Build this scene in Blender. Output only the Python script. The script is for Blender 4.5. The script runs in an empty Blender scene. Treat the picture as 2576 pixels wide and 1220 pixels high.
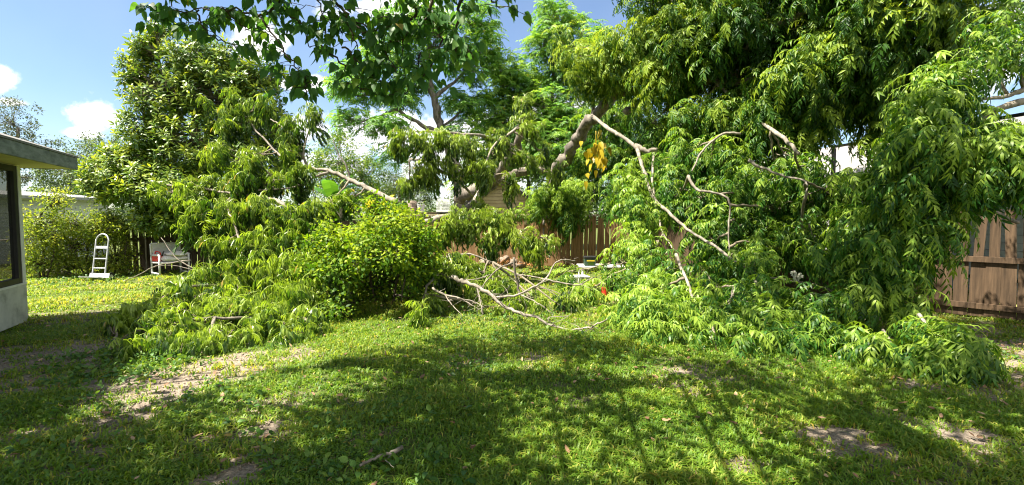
import bpy, math, random
import numpy as np
RNG = np.random.default_rng(7)
random.seed(7)
S = bpy.context.scene
COL = S.collection
R = math.radians

# ------------------------------------------------------------------ camera
F, CU, CV, HOR, EYE = 1232.0, 1287.5, 610.0, 543.0, 1.7      # photo measured on a 2575 x 1220 grid
PITCH = math.atan((CV - HOR) / F)
cd = bpy.data.cameras.new('camera'); cam = bpy.data.objects.new('camera', cd); COL.objects.link(cam)
cam.location = (0, 0, EYE); cam.rotation_euler = (math.pi / 2 - PITCH, 0, 0)
cd.sensor_width = 36; cd.lens = 36 * F / 2575.0; cd.clip_start = 0.05; cd.clip_end = 3000
S.camera = cam

# ------------------------------------------------------------------ light
SUN_EL = R(59)
SX, SY = -0.94, -0.31                                       # horizontal direction towards the sun
_n = math.hypot(SX, SY); SX /= _n; SY /= _n
sd = bpy.data.lights.new('sun', 'SUN'); sd.energy = 5.0; sd.angle = R(0.5); sd.color = (1.0, 0.93, 0.80)
sun = bpy.data.objects.new('sun', sd); COL.objects.link(sun)
import mathutils
_v = mathutils.Vector((SX * math.cos(SUN_EL), SY * math.cos(SUN_EL), math.sin(SUN_EL)))
sun.rotation_euler = _v.to_track_quat('Z', 'Y').to_euler(); sun.location = (-20, -8, 30)

S.view_settings.view_transform = 'Standard'; S.view_settings.look = 'None'
S.view_settings.gamma = 1; S.view_settings.use_curve_mapping = False
S.view_settings.exposure = 1.95
S.render.engine = 'CYCLES'
S.cycles.max_bounces = 7; S.cycles.diffuse_bounces = 4; S.cycles.glossy_bounces = 2
S.cycles.transmission_bounces = 4; S.cycles.transparent_max_bounces = 8
S.cycles.filter_width = 1.1; S.cycles.use_denoising = True; S.cycles.caustics_reflective = False; S.cycles.caustics_refractive = False
try: S.cycles.denoising_prefilter = 'ACCURATE'
except Exception: pass


def P(u, v, d):
    """photo measurement + distance in front of the camera -> place in the yard"""
    a = (u - CU) / F; b = -(v - CV) / F
    y = b * math.sin(PITCH) + math.cos(PITCH); z = b * math.cos(PITCH) - math.sin(PITCH)
    k = d / y
    return np.array((a * k, d, EYE + z * k))


def G(u, v):
    b = -(v - CV) / F
    z = b * math.cos(PITCH) - math.sin(PITCH); y = b * math.sin(PITCH) + math.cos(PITCH)
    return P(u, v, EYE / -z * y)


def UV(p):
    x, y, z = p[..., 0], p[..., 1], p[..., 2] - EYE
    f = np.maximum(y * math.cos(PITCH) - z * math.sin(PITCH), 1e-3); w = y * math.sin(PITCH) + z * math.cos(PITCH)
    return CU + F * x / f, CV - F * w / f


# ------------------------------------------------------------------ world: sky with clouds
W = bpy.data.worlds.new('World'); S.world = W; W.use_nodes = True
nt = W.node_tree; nt.nodes.clear()
def nd(t, tree, **kw):
    n = tree.nodes.new(t)
    for k, v in kw.items(): setattr(n, k, v)
    return n
def mth(tree, op, a, b=None, c=None):
    n = nd('ShaderNodeMath', tree, operation=op)
    for i, x in enumerate((a, b, c)):
        if x is None: continue
        if isinstance(x, (int, float)): n.inputs[i].default_value = x
        else: tree.links.new(x, n.inputs[i])
    return n.outputs[0]
wo = nd('ShaderNodeOutputWorld', nt)
sky = nd('ShaderNodeTexSky', nt); sky.sky_type = 'NISHITA'; sky.sun_disc = False
sky.sun_elevation = SUN_EL; sky.sun_rotation = math.atan2(SX, SY)
sky.air_density = 1.0; sky.dust_density = 0.4; sky.ozone_density = 4.0
bg = nd('ShaderNodeBackground', nt); bg.inputs[1].default_value = 0.053
nt.links.new(sky.outputs[0], bg.inputs[0])
bgc = nd('ShaderNodeBackground', nt); bgc.inputs[0].default_value = (1.0, 0.98, 0.97, 1); bgc.inputs[1].default_value = 0.46
tc = nd('ShaderNodeTexCoord', nt)
no = nd('ShaderNodeTexNoise', nt); no.inputs['Scale'].default_value = 9.5; no.inputs['Detail'].default_value = 12; no.inputs['Roughness'].default_value = 0.62
nt.links.new(tc.outputs['Generated'], no.inputs['Vector'])
no2 = nd('ShaderNodeTexNoise', nt); no2.inputs['Scale'].default_value = 2.2; no2.inputs['Detail'].default_value = 5
nt.links.new(tc.outputs['Generated'], no2.inputs['Vector'])
acc = None
for (u, v, ru, rv) in ((250, 290, 85, 55), (200, 335, 60, 20), (-15, 200, 45, 40), (40, 258, 40, 14), (650, 90, 80, 60),
                       (760, 210, 70, 26), (1020, 345, 300, 75), (1230, 400, 280, 120), (1010, 30, 170, 50), (820, 410, 120, 40),
                       (2500, 120, 160, 140), (1450, 330, 140, 120)):
    c = P(u, v, 1.0) - np.array((0, 0, EYE)); L = np.linalg.norm(c); c = c / L
    s = nd('ShaderNodeVectorMath', nt, operation='SUBTRACT'); nt.links.new(tc.outputs['Generated'], s.inputs[0]); s.inputs[1].default_value = c
    m = nd('ShaderNodeVectorMath', nt, operation='MULTIPLY'); nt.links.new(s.outputs[0], m.inputs[0])
    rx = ru / F / L; rz = rv / F / L
    m.inputs[1].default_value = (1 / rx, 1 / rx, 1 / rz)
    ln = nd('ShaderNodeVectorMath', nt, operation='LENGTH'); nt.links.new(m.outputs[0], ln.inputs[0])
    val = mth(nt, 'SUBTRACT', 1.0, ln.outputs['Value'])
    acc = val if acc is None else mth(nt, 'MAXIMUM', acc, val)
spx = nd('ShaderNodeSeparateXYZ', nt); nt.links.new(tc.outputs['Generated'], spx.inputs[0])
rear = mth(nt, 'MULTIPLY_ADD', spx.outputs[1], -3.0, 0.25); rear = mth(nt, 'MINIMUM', rear, 0.45)      # unseen cumulus bank added behind the viewer to fill the shade
acc = mth(nt, 'MAXIMUM', acc, rear); acc = mth(nt, 'MAXIMUM', acc, -0.55)
x = mth(nt, 'MULTIPLY_ADD', no.outputs[0], 3.4, -1.7)
acc = mth(nt, 'ADD', acc, x)
mr = nd('ShaderNodeMapRange', nt); mr.interpolation_type = 'SMOOTHSTEP'
nt.links.new(acc, mr.inputs[0]); mr.inputs[1].default_value = -0.02; mr.inputs[2].default_value = 0.55
mr.inputs[3].default_value = 0.0; mr.inputs[4].default_value = 0.97
# thin veil of high haze-cloud
mr2 = nd('ShaderNodeMapRange', nt); nt.links.new(no2.outputs[0], mr2.inputs[0]); mr2.inputs[1].default_value = 0.35; mr2.inputs[2].default_value = 0.8
mr2.inputs[3].default_value = 0.0; mr2.inputs[4].default_value = 0.12
cm = mth(nt, 'MAXIMUM', mr.outputs[0], mr2.outputs[0])
mx = nd('ShaderNodeMixShader', nt); nt.links.new(cm, mx.inputs[0]); nt.links.new(bg.outputs[0], mx.inputs[1]); nt.links.new(bgc.outputs[0], mx.inputs[2])
nt.links.new(mx.outputs[0], wo.inputs[0])


# ------------------------------------------------------------------ materials
def new_mat(name):
    m = bpy.data.materials.new(name); m.use_nodes = True
    t = m.node_tree; t.nodes.clear()
    o = nd('ShaderNodeOutputMaterial', t)
    return m, t, o

def leaf_mat(name, dark, mid, light, trans=0.38, rough=0.42, tcol=None, spec=0.35, brown=(.34, .25, .06)):
    m, t, o = new_mat(name)
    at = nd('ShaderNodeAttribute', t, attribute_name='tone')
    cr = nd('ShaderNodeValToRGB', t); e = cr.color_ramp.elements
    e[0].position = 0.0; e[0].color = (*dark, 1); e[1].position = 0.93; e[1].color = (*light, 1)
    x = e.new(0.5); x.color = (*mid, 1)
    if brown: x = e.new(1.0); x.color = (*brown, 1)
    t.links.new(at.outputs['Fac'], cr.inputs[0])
    p = nd('ShaderNodeBsdfPrincipled', t); t.links.new(cr.outputs[0], p.inputs['Base Color'])
    p.inputs['Roughness'].default_value = rough; p.inputs['Specular IOR Level'].default_value = spec
    tr = nd('ShaderNodeBsdfTranslucent', t)
    hs = nd('ShaderNodeMixRGB', t, blend_type='MULTIPLY'); hs.inputs[0].default_value = 1
    t.links.new(cr.outputs[0], hs.inputs[1]); hs.inputs[2].default_value = (*(tcol or (2.3, 2.0, 0.9)), 1)
    t.links.new(hs.outputs[0], tr.inputs[0])
    mx = nd('ShaderNodeMixShader', t); mx.inputs[0].default_value = trans
    t.links.new(p.outputs[0], mx.inputs[1]); t.links.new(tr.outputs[0], mx.inputs[2]); t.links.new(mx.outputs[0], o.inputs[0])
    return m

def surf(name, c1, c2, scale=6, rough=0.7, bump=0.15, stretch=(1, 1, 1), detail=6, metal=0.0, spec=0.3, c3=None, bdist=0.02, coord='Object'):
    m, t, o = new_mat(name)
    tc = nd('ShaderNodeTexCoord', t); mp = nd('ShaderNodeMapping', t); mp.inputs['Scale'].default_value = stretch
    t.links.new(tc.outputs[coord], mp.inputs[0])
    n = nd('ShaderNodeTexNoise', t); n.inputs['Scale'].default_value = scale; n.inputs['Detail'].default_value = detail; n.inputs['Roughness'].default_value = 0.6
    t.links.new(mp.outputs[0], n.inputs[0])
    cr = nd('ShaderNodeValToRGB', t); e = cr.color_ramp.elements
    e[0].position = 0.32; e[0].color = (*c1, 1); e[1].position = 0.68; e[1].color = (*c2, 1)
    if c3: k = e.new(0.5); k.color = (*c3, 1)
    t.links.new(n.outputs[0], cr.inputs[0])
    p = nd('ShaderNodeBsdfPrincipled', t); t.links.new(cr.outputs[0], p.inputs['Base Color'])
    p.inputs['Roughness'].default_value = rough; p.inputs['Metallic'].default_value = metal; p.inputs['Specular IOR Level'].default_value = spec
    if bump:
        b = nd('ShaderNodeBump', t); b.inputs['Strength'].default_value = bump; b.inputs['Distance'].default_value = bdist
        t.links.new(n.outputs[0], b.inputs['Height']); t.links.new(b.outputs[0], p.inputs['Normal'])
    t.links.new(p.outputs[0], o.inputs[0])
    return m

M = {}
M['longan'] = leaf_mat('longan_leaf', (0.014, 0.045, 0.008), (0.060, 0.130, 0.016), (0.285, 0.37, 0.055), 0.32, .38, (1.85, 1.95, .6), .55)
M['neem'] = leaf_mat('neem_leaf', (0.012, 0.050, 0.008), (0.045, 0.130, 0.014), (0.245, 0.345, 0.045), 0.36, tcol=(1.85, 1.95, .6), spec=.28)
M['neem_dark'] = leaf_mat('dark_pinnate_leaf', (0.016, 0.056, 0.010), (0.050, 0.128, 0.016), (0.22, 0.31, 0.035), 0.38, spec=.25)
M['avocado'] = leaf_mat('avocado_leaf', (0.022, 0.070, 0.010), (0.085, 0.160, 0.018), (0.28, 0.35, 0.035), 0.28, 0.4, spec=0.32)
M['vine'] = leaf_mat('vine_leaf', (0.018, 0.060, 0.006), (0.080, 0.165, 0.010), (0.28, 0.35, 0.02), 0.36, .55, (1.8, 1.9, .6), .2)
M['feather'] = leaf_mat('feathery_leaf', (0.040, 0.125, 0.024), (0.095, 0.225, 0.036), (0.20, 0.33, 0.05), 0.45)
M['heart'] = leaf_mat('heart_leaf', (0.040, 0.115, 0.038), (0.070, 0.170, 0.044), (0.16, 0.26, 0.03), 0.42, 0.5, (1.9, 1.9, 0.6))
M['oak'] = leaf_mat('oak_leaf', (0.030, 0.062, 0.028), (0.058, 0.102, 0.040), (0.11, 0.165, 0.05), 0.30, 0.6)
M['oak_grey'] = leaf_mat('grey_oak_leaf', (0.045, 0.070, 0.050), (0.075, 0.105, 0.070), (0.12, 0.15, 0.09), 0.25, 0.6)
M['hedge'] = leaf_mat('hedge_leaf', (0.060, 0.120, 0.016), (0.140, 0.215, 0.026), (0.28, 0.32, 0.045), 0.45)
M['yellow'] = leaf_mat('yellowed_leaf', (0.22, 0.17, 0.012), (0.40, 0.31, 0.015), (0.55, 0.43, 0.03), 0.35, tcol=(1.3, 1.2, 0.5))
M['banana'] = leaf_mat('banana_leaf', (0.035, 0.11, 0.015), (0.07, 0.18, 0.02), (0.36, 0.34, 0.03), 0.4)
M['grass'] = leaf_mat('grass_blade', (0.055, 0.145, 0.014), (0.155, 0.250, 0.022), (0.43, 0.40, 0.085), 0.40, 0.5)
M['weed'] = leaf_mat('weed_leaf', (0.035, 0.10, 0.018), (0.065, 0.15, 0.025), (0.14, 0.22, 0.03), 0.33, 0.5)
M['litter'] = leaf_mat('dry_leaf', (0.11, 0.06, 0.03), (0.26, 0.15, 0.08), (0.42, 0.28, 0.17), 0.12, 0.7, tcol=(1.2, 1, .8))
M['dryfrond'] = leaf_mat('dry_frond', (0.22, 0.09, 0.03), (0.38, 0.17, 0.06), (0.48, 0.27, 0.10), 0.2, 0.7, tcol=(1.2, 1, .7))
M['bark'] = surf('bark', (0.060, 0.050, 0.040), (0.235, 0.205, 0.165), 9, 0.9, 1.0, (1, 1, 0.35), 8)
M['bark_pale'] = surf('pale_bark', (0.10, 0.085, 0.066), (0.33, 0.29, 0.235), 11, 0.85, 0.6, (1, 1, 0.5), 7)
M['bark_dark'] = surf('dark_bark', (0.030, 0.024, 0.018), (0.095, 0.075, 0.055), 12, 0.9, 0.7, (1, 1, 0.4), 7)
M['twig'] = surf('twig_bark', (0.10, 0.085, 0.060), (0.24, 0.20, 0.145), 14, 0.85, 0.3)


# ------------------------------------------------------------------ mesh accumulation (triangles, numpy)
class TM:
    def __init__(s): s.V, s.Fc, s.T, s.n = [], [], [], 0
    def add(s, v, f, t=0.5):
        v = np.asarray(v, float).reshape(-1, 3); f = np.asarray(f, int).reshape(-1, 3)
        s.V.append(v); s.Fc.append(f + s.n); s.n += len(v)
        s.T.append(np.broadcast_to(np.asarray(t, float), (len(f),)))
    def arr(s): return np.concatenate(s.V), np.concatenate(s.Fc), np.concatenate(s.T)
    def build(s, name, mat, parent=None, base=(0, 0, 0), smooth=False):
        me = bpy.data.meshes.new(name)
        if s.n:
            v, f, t = s.arr(); v = v - np.asarray(base)
            me.vertices.add(len(v)); me.vertices.foreach_set('co', v.astype(np.float32).ravel())
            me.loops.add(len(f) * 3); me.loops.foreach_set('vertex_index', f.astype(np.int32).ravel())
            me.polygons.add(len(f)); me.polygons.foreach_set('loop_start', np.arange(0, len(f) * 3, 3, dtype=np.int32))
            me.update(calc_edges=True)
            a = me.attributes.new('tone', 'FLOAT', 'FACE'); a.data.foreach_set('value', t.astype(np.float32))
            if smooth: me.polygons.foreach_set('use_smooth', np.ones(len(f), bool))
            me.validate()
        me.materials.append(mat)
        o = bpy.data.objects.new(name, me); COL.objects.link(o)
        if parent: o.parent = parent
        else: o.location = base
        return o

def smooth_path(pts, seg=4, jit=0.0):
    p = np.asarray(pts, float)
    if len(p) < 3: 
        t = np.linspace(0, 1, seg + 1)[:, None]; out = p[0] * (1 - t) + p[-1] * t
    else:
        q = np.vstack([2 * p[0] - p[1], p, 2 * p[-1] - p[-2]]); out = []
        for i in range(1, len(q) - 2):
            for t in np.linspace(0, 1, seg, endpoint=False):
                a, b, c, d = q[i - 1], q[i], q[i + 1], q[i + 2]
                out.append(0.5 * (2 * b + (c - a) * t + (2 * a - 5 * b + 4 * c - d) * t * t + (3 * b - a - 3 * c + d) * t ** 3))
        out.append(p[-1]); out = np.array(out)
    if jit: out[1:-1] += RNG.normal(0, jit, out[1:-1].shape)
    return out

def tube(tm, pts, r0, r1, sides=6, seg=4, jit=0.0, rough=0.0, cap=True, tone=0.5, power=1.0):
    c = smooth_path(pts, seg, jit); n = len(c)
    d = np.gradient(c, axis=0); d /= np.linalg.norm(d, axis=1)[:, None] + 1e-9
    ref = np.array((0.31, 0.22, 0.92)); 
    if abs(np.dot(d.mean(0) / (np.linalg.norm(d.mean(0)) + 1e-9), ref)) > 0.85: ref = np.array((0.9, 0.3, 0.1))
    a = np.cross(d, ref); a /= np.linalg.norm(a, axis=1)[:, None] + 1e-9
    b = np.cross(d, a)
    t = np.linspace(0, 1, n) ** power
    r = r0 + (r1 - r0) * t
    ang = np.linspace(0, 2 * math.pi, sides, endpoint=False)
    rr = r[:, None] * (1 + (RNG.normal(0, rough, (n, sides)) if rough else 0))
    v = c[:, None, :] + rr[..., None] * (np.cos(ang)[None, :, None] * a[:, None, :] + np.sin(ang)[None, :, None] * b[:, None, :])
    v = v.reshape(-1, 3); f = []
    i = np.arange(n - 1)[:, None] * sides; j = np.arange(sides)[None, :]; j2 = (j + 1) % sides
    A, B, C, D = i + j, i + j2, i + sides + j2, i + sides + j
    f = np.concatenate([np.stack([A, B, C], -1).reshape(-1, 3), np.stack([A, C, D], -1).reshape(-1, 3)])
    if cap:
        v = np.vstack([v, c[0], c[-1]]); k0, k1 = n * sides, n * sides + 1
        j = np.arange(sides); j2 = (j + 1) % sides
        f = np.vstack([f, np.stack([np.full(sides, k0), j2, j], -1), np.stack([np.full(sides, k1), (n - 1) * sides + j, (n - 1) * sides + j2], -1)])
    tm.add(v, f, tone)
    return c

def unit(v): 
    v = np.asarray(v, float); return v / (np.linalg.norm(v) + 1e-9)

def leaf(tm, base, d, nrm, L, Wd, tone, kind=1, curl=0.15, fold=0.25):
    d = unit(d); w = unit(np.cross(d, nrm)); n = np.cross(w, d)
    if kind == 0:                                                # two folded triangles
        v = [base, base + d * L * .42 + w * Wd * .5 + n * Wd * fold, base + d * L - n * L * curl, base + d * L * .42 - w * Wd * .5 + n * Wd * fold]
        f = [(0, 1, 2), (0, 2, 3)]
    elif kind == 1:                                              # lance, six corners
        v = [base]
        for s, k in ((.28, .85), (.62, .75)):
            v += [base + d * L * s + w * Wd * .5 * k + n * (Wd * fold * k - L * curl * s * s), base + d * L * s - w * Wd * .5 * k + n * (Wd * fold * k - L * curl * s * s)]
        v.append(base + d * L - n * L * curl)
        f = [(0, 1, 2), (1, 3, 4), (1, 4, 2), (3, 5, 4)]
    else:                                                        # heart, with midrib
        v = [base]
        for s, k in ((-.03, .55), (.16, .98), (.42, .90), (.70, .45)):
            z = -L * curl * s * s
            v += [base + d * L * s + w * Wd * .5 * k + n * (Wd * fold * k + z), base + d * L * max(s, 0.02) + n * z, base + d * L * s - w * Wd * .5 * k + n * (Wd * fold * k + z)]
        v.append(base + d * L - n * L * curl); f = []
        f += [(0, 1, 2), (0, 2, 3)]
        for q in range(3):
            a = 1 + q * 3; f += [(a, a + 3, a + 4), (a, a + 4, a + 1), (a + 1, a + 4, a + 5), (a + 1, a + 5, a + 2)]
        f += [(10, 13, 11), (11, 13, 12)]
    tm.add(np.array(v), f, tone)

def ribbon(tm, pts, w, tone):
    p = np.asarray(pts); n = len(p)
    s = unit(np.cross(unit(p[-1] - p[0]), RNG.normal(0, 1, 3)))
    v = np.concatenate([p + s * w / 2, p - s * w / 2]); f = []
    for i in range(n - 1): f += [(i, i + 1, n + i + 1), (i, n + i + 1, n + i)]
    tm.add(v, f, tone)

def compound(tm, base, az, e0, droop, Lr, pairs, Ll, Wl, kind, hang, tone, rach=0.95, spread=0.75):
    """a pinnate leaf: rachis that bends down and pairs of leaflets"""
    N = 6; p = [np.array(base, float)]; e = e0
    for i in range(N):
        ee = e0 - droop * ((i + 1) / N) ** 1.1
        p.append(p[-1] + Lr / N * np.array((math.cos(ee) * math.cos(az), math.cos(ee) * math.sin(az), math.sin(ee))))
    p = np.array(p); ribbon(tm, p[::2], 0.009, rach)
    down = np.array((0, 0, -1.0))
    if RNG.uniform() < .012: tone = 1.0
    for k in range(pairs):
        t = 0.2 + 0.75 * k / max(pairs - 1, 1); x = t * N; i = min(int(x), N - 1); q = p[i] + (p[i + 1] - p[i]) * (x - i)
        fw = unit(p[i + 1] - p[i]); side = unit(np.cross(fw, (0, 0, 1.0)) + 1e-6); up = np.cross(side, fw)
        for s in (-1, 1):
            d = side * s * spread + fw * 0.6 + down * hang + RNG.normal(0, .16, 3)
            nn = up + np.array((math.cos(az), math.sin(az), 0.2)) * .5 + RNG.normal(0, .32, 3)
            leaf(tm, q, d, nn, Ll * RNG.uniform(.75, 1.15) * (1 - .25 * abs(t - .5)), Wl * RNG.uniform(.85, 1.15), np.clip(tone + RNG.normal(0, .15), 0, .93), kind)
    leaf(tm, p[-1], p[-1] - p[-2] + down * .3 * Lr / N, RNG.normal(0, .3, 3) + np.array((math.cos(az), math.sin(az), .5)), Ll, Wl, tone, kind)

def T_longan(kind, n=13, Ll=.135, Wl=.031):
    tm = TM()
    for i in range(n):
        az = i * 2.4 + RNG.normal(0, .3); k = i / n
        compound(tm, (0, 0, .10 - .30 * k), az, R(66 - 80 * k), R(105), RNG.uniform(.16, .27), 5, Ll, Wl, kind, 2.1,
                 np.clip(.80 - .70 * k + RNG.normal(0, .06), 0, 1), .95, .6)  # young top leaves paler; lower ones darkened, shade put into the tone
    for i in range(3):                                           # pale fruiting/flush spikes
        az = RNG.uniform(0, 6.3); q = np.array((0, 0, .08)); tip = q + np.array((math.cos(az) * .13, math.sin(az) * .13, .12))
        ribbon(tm, [q, (q + tip) / 2 + (0, 0, .03), tip], .008, .93)
    return tm.arr()

def T_neem(kind, n=8, Ll=.115, Wl=.028, hang=.75, Lr=(.30, .46), e=55, dr=105, tone=.45):
    tm = TM()
    for i in range(n):
        az = i * 2.4 + RNG.normal(0, .35); k = i / n
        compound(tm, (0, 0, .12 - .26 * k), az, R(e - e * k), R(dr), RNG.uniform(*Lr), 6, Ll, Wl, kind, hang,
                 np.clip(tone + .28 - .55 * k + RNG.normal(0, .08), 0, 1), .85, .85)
    return tm.arr()

def T_rosette(n=11, L=.17, Wl=.058, tone=.4, kind=1):
    tm = TM()
    for i in range(n):
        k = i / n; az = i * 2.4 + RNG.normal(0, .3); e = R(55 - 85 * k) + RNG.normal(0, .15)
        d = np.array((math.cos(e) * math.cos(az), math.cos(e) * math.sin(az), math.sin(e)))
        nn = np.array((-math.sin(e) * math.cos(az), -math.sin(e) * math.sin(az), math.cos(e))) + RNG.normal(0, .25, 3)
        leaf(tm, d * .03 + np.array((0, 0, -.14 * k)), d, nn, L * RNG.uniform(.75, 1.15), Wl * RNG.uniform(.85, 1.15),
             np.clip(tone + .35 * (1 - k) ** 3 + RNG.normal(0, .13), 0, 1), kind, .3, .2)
    return tm.arr()

def T_sprig(n=16, rad=.16, L=.06, Wl=.04, tone=.45, kind=1, upb=.6):
    tm = TM()
    for i in range(n):
        p = RNG.normal(0, 1, 3); p = p / np.linalg.norm(p) * rad * RNG.uniform(.2, 1)
        leaf(tm, p, RNG.normal(0, .6, 3) + unit(p) * .8 + (0, 0, -.25), RNG.normal(0, .5, 3) + (0, 0, upb + .4), L * RNG.uniform(.7, 1.25), Wl * RNG.uniform(.8, 1.2),
             np.clip(tone + RNG.normal(0, .18), 0, 1), kind, .15, .15)
    return tm.arr()

def T_feather(n=7, kind=0):
    tm = TM()
    for i in range(n):
        az = i * 2.4 + RNG.normal(0, .3)
        compound(tm, (0, 0, RNG.uniform(-.15, .15)), az, R(RNG.uniform(0, 40)), R(RNG.uniform(30, 60)), RNG.uniform(.40, .62), 7, .17, .05, kind, .18,
                 np.clip(.5 + RNG.normal(0, .15), 0, 1), .7, 1.0)
    return tm.arr()

def T_heartspray(n=9, L=.125):
    tm = TM(); az0 = RNG.uniform(0, 6.3)
    d0 = np.array((math.cos(az0), math.sin(az0), -.35)); p = np.zeros(3)
    for i in range(n):
        p = p + unit(d0 + RNG.normal(0, .2, 3)) * .07
        a = az0 + (1 if i % 2 else -1) * RNG.uniform(.6, 1.5)
        d = np.array((math.cos(a), math.sin(a), RNG.uniform(-1.1, -.1)))
        q = p + unit(d) * .04
        leaf(tm, q, d, np.array((0, 0, 1.0)) + RNG.normal(0, .45, 3), L * RNG.uniform(.7, 1.2), L * .78 * RNG.uniform(.8, 1.1), np.clip(.4 + RNG.normal(0, .2), 0, 1), 2, .2, .12)
    return tm.arr()

TP = dict(
    longan=[T_longan(0) for _ in range(7)], longan_near=[T_longan(1, 11) for _ in range(7)],
    neem=[T_neem(0) for _ in range(7)], neem_near=[T_neem(1, 9) for _ in range(8)],
    neem_hi=[T_neem(0, 9, .13, .036, .65) for _ in range(7)],
    rosette=[T_rosette(13) for _ in range(7)],
    vine=[T_sprig(20, .19, .068, .045, .5) for _ in range(6)],
    feather=[T_feather() for _ in range(7)],
    oak=[T_sprig(34, .42, .16, .085, .45, 0) for _ in range(6)],
    fine=[T_sprig(26, .26, .085, .04, .5, 0) for _ in range(6)],
    hearts=[T_heartspray() for _ in range(8)],
)

def place(tm, tpls, pos, scale, axis=None, tonejit=.10, tone_off=0.0):
    """scatter shoots; each turned about its own axis, gently tilted towards axis"""
    pos = np.asarray(pos); n = len(pos)
    if not n: return
    which = RNG.integers(0, len(tpls), n); yaw = RNG.uniform(0, 2 * math.pi, n)
    scale = np.broadcast_to(np.asarray(scale, float), (n,)); dt = RNG.normal(0, tonejit, n) + tone_off
    if axis is None: axis = np.zeros((n, 3)) + (0, 0, 1) + RNG.normal(0, .18, (n, 3))
    z = axis / np.linalg.norm(axis, axis=1)[:, None]
    h = np.stack([np.cos(yaw), np.sin(yaw), np.zeros(n)], 1)
    y = np.cross(z, h); y /= np.linalg.norm(y, axis=1)[:, None] + 1e-9; x = np.cross(y, z)
    Rm = np.stack([x, y, z], 2)
    for k, (tv, tf, tt) in enumerate(tpls):
        ids = np.where(which == k)[0]
        if not len(ids): continue
        v = np.einsum('nij,vj->nvi', Rm[ids] * scale[ids][:, None, None], tv) + pos[ids][:, None, :]
        f = tf[None] + (np.arange(len(ids)) * len(tv))[:, None, None]
        t = np.where(tt[None] >= .99, 1.0, np.clip(tt[None] + dt[ids][:, None], 0, .92))
        tm.add(v.reshape(-1, 3), f.reshape(-1, 3), t.ravel())

# ------------------------------------------------------------------ naming
def tag(o, label=None, cat=None, group=None, kind=None):
    if label: o['label'] = label
    if cat: o['category'] = cat
    if group: o['group'] = group
    if kind: o['kind'] = kind
    return o
def empty(name, loc, label, cat, group=None, rz=0):
    o = bpy.data.objects.new(name, None); COL.objects.link(o); o.empty_display_size = .2
    o.location = loc; o.rotation_euler = (0, 0, rz)
    return tag(o, label, cat, group)

def gh(x, y):
    """gentle lie of the lawn"""
    return 0.022 * np.sin(x * 1.3 + y * .7) * np.cos(y * .9 - x * .35) + 0.012 * np.sin(x * 3.1 - y * 2.3)

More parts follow.
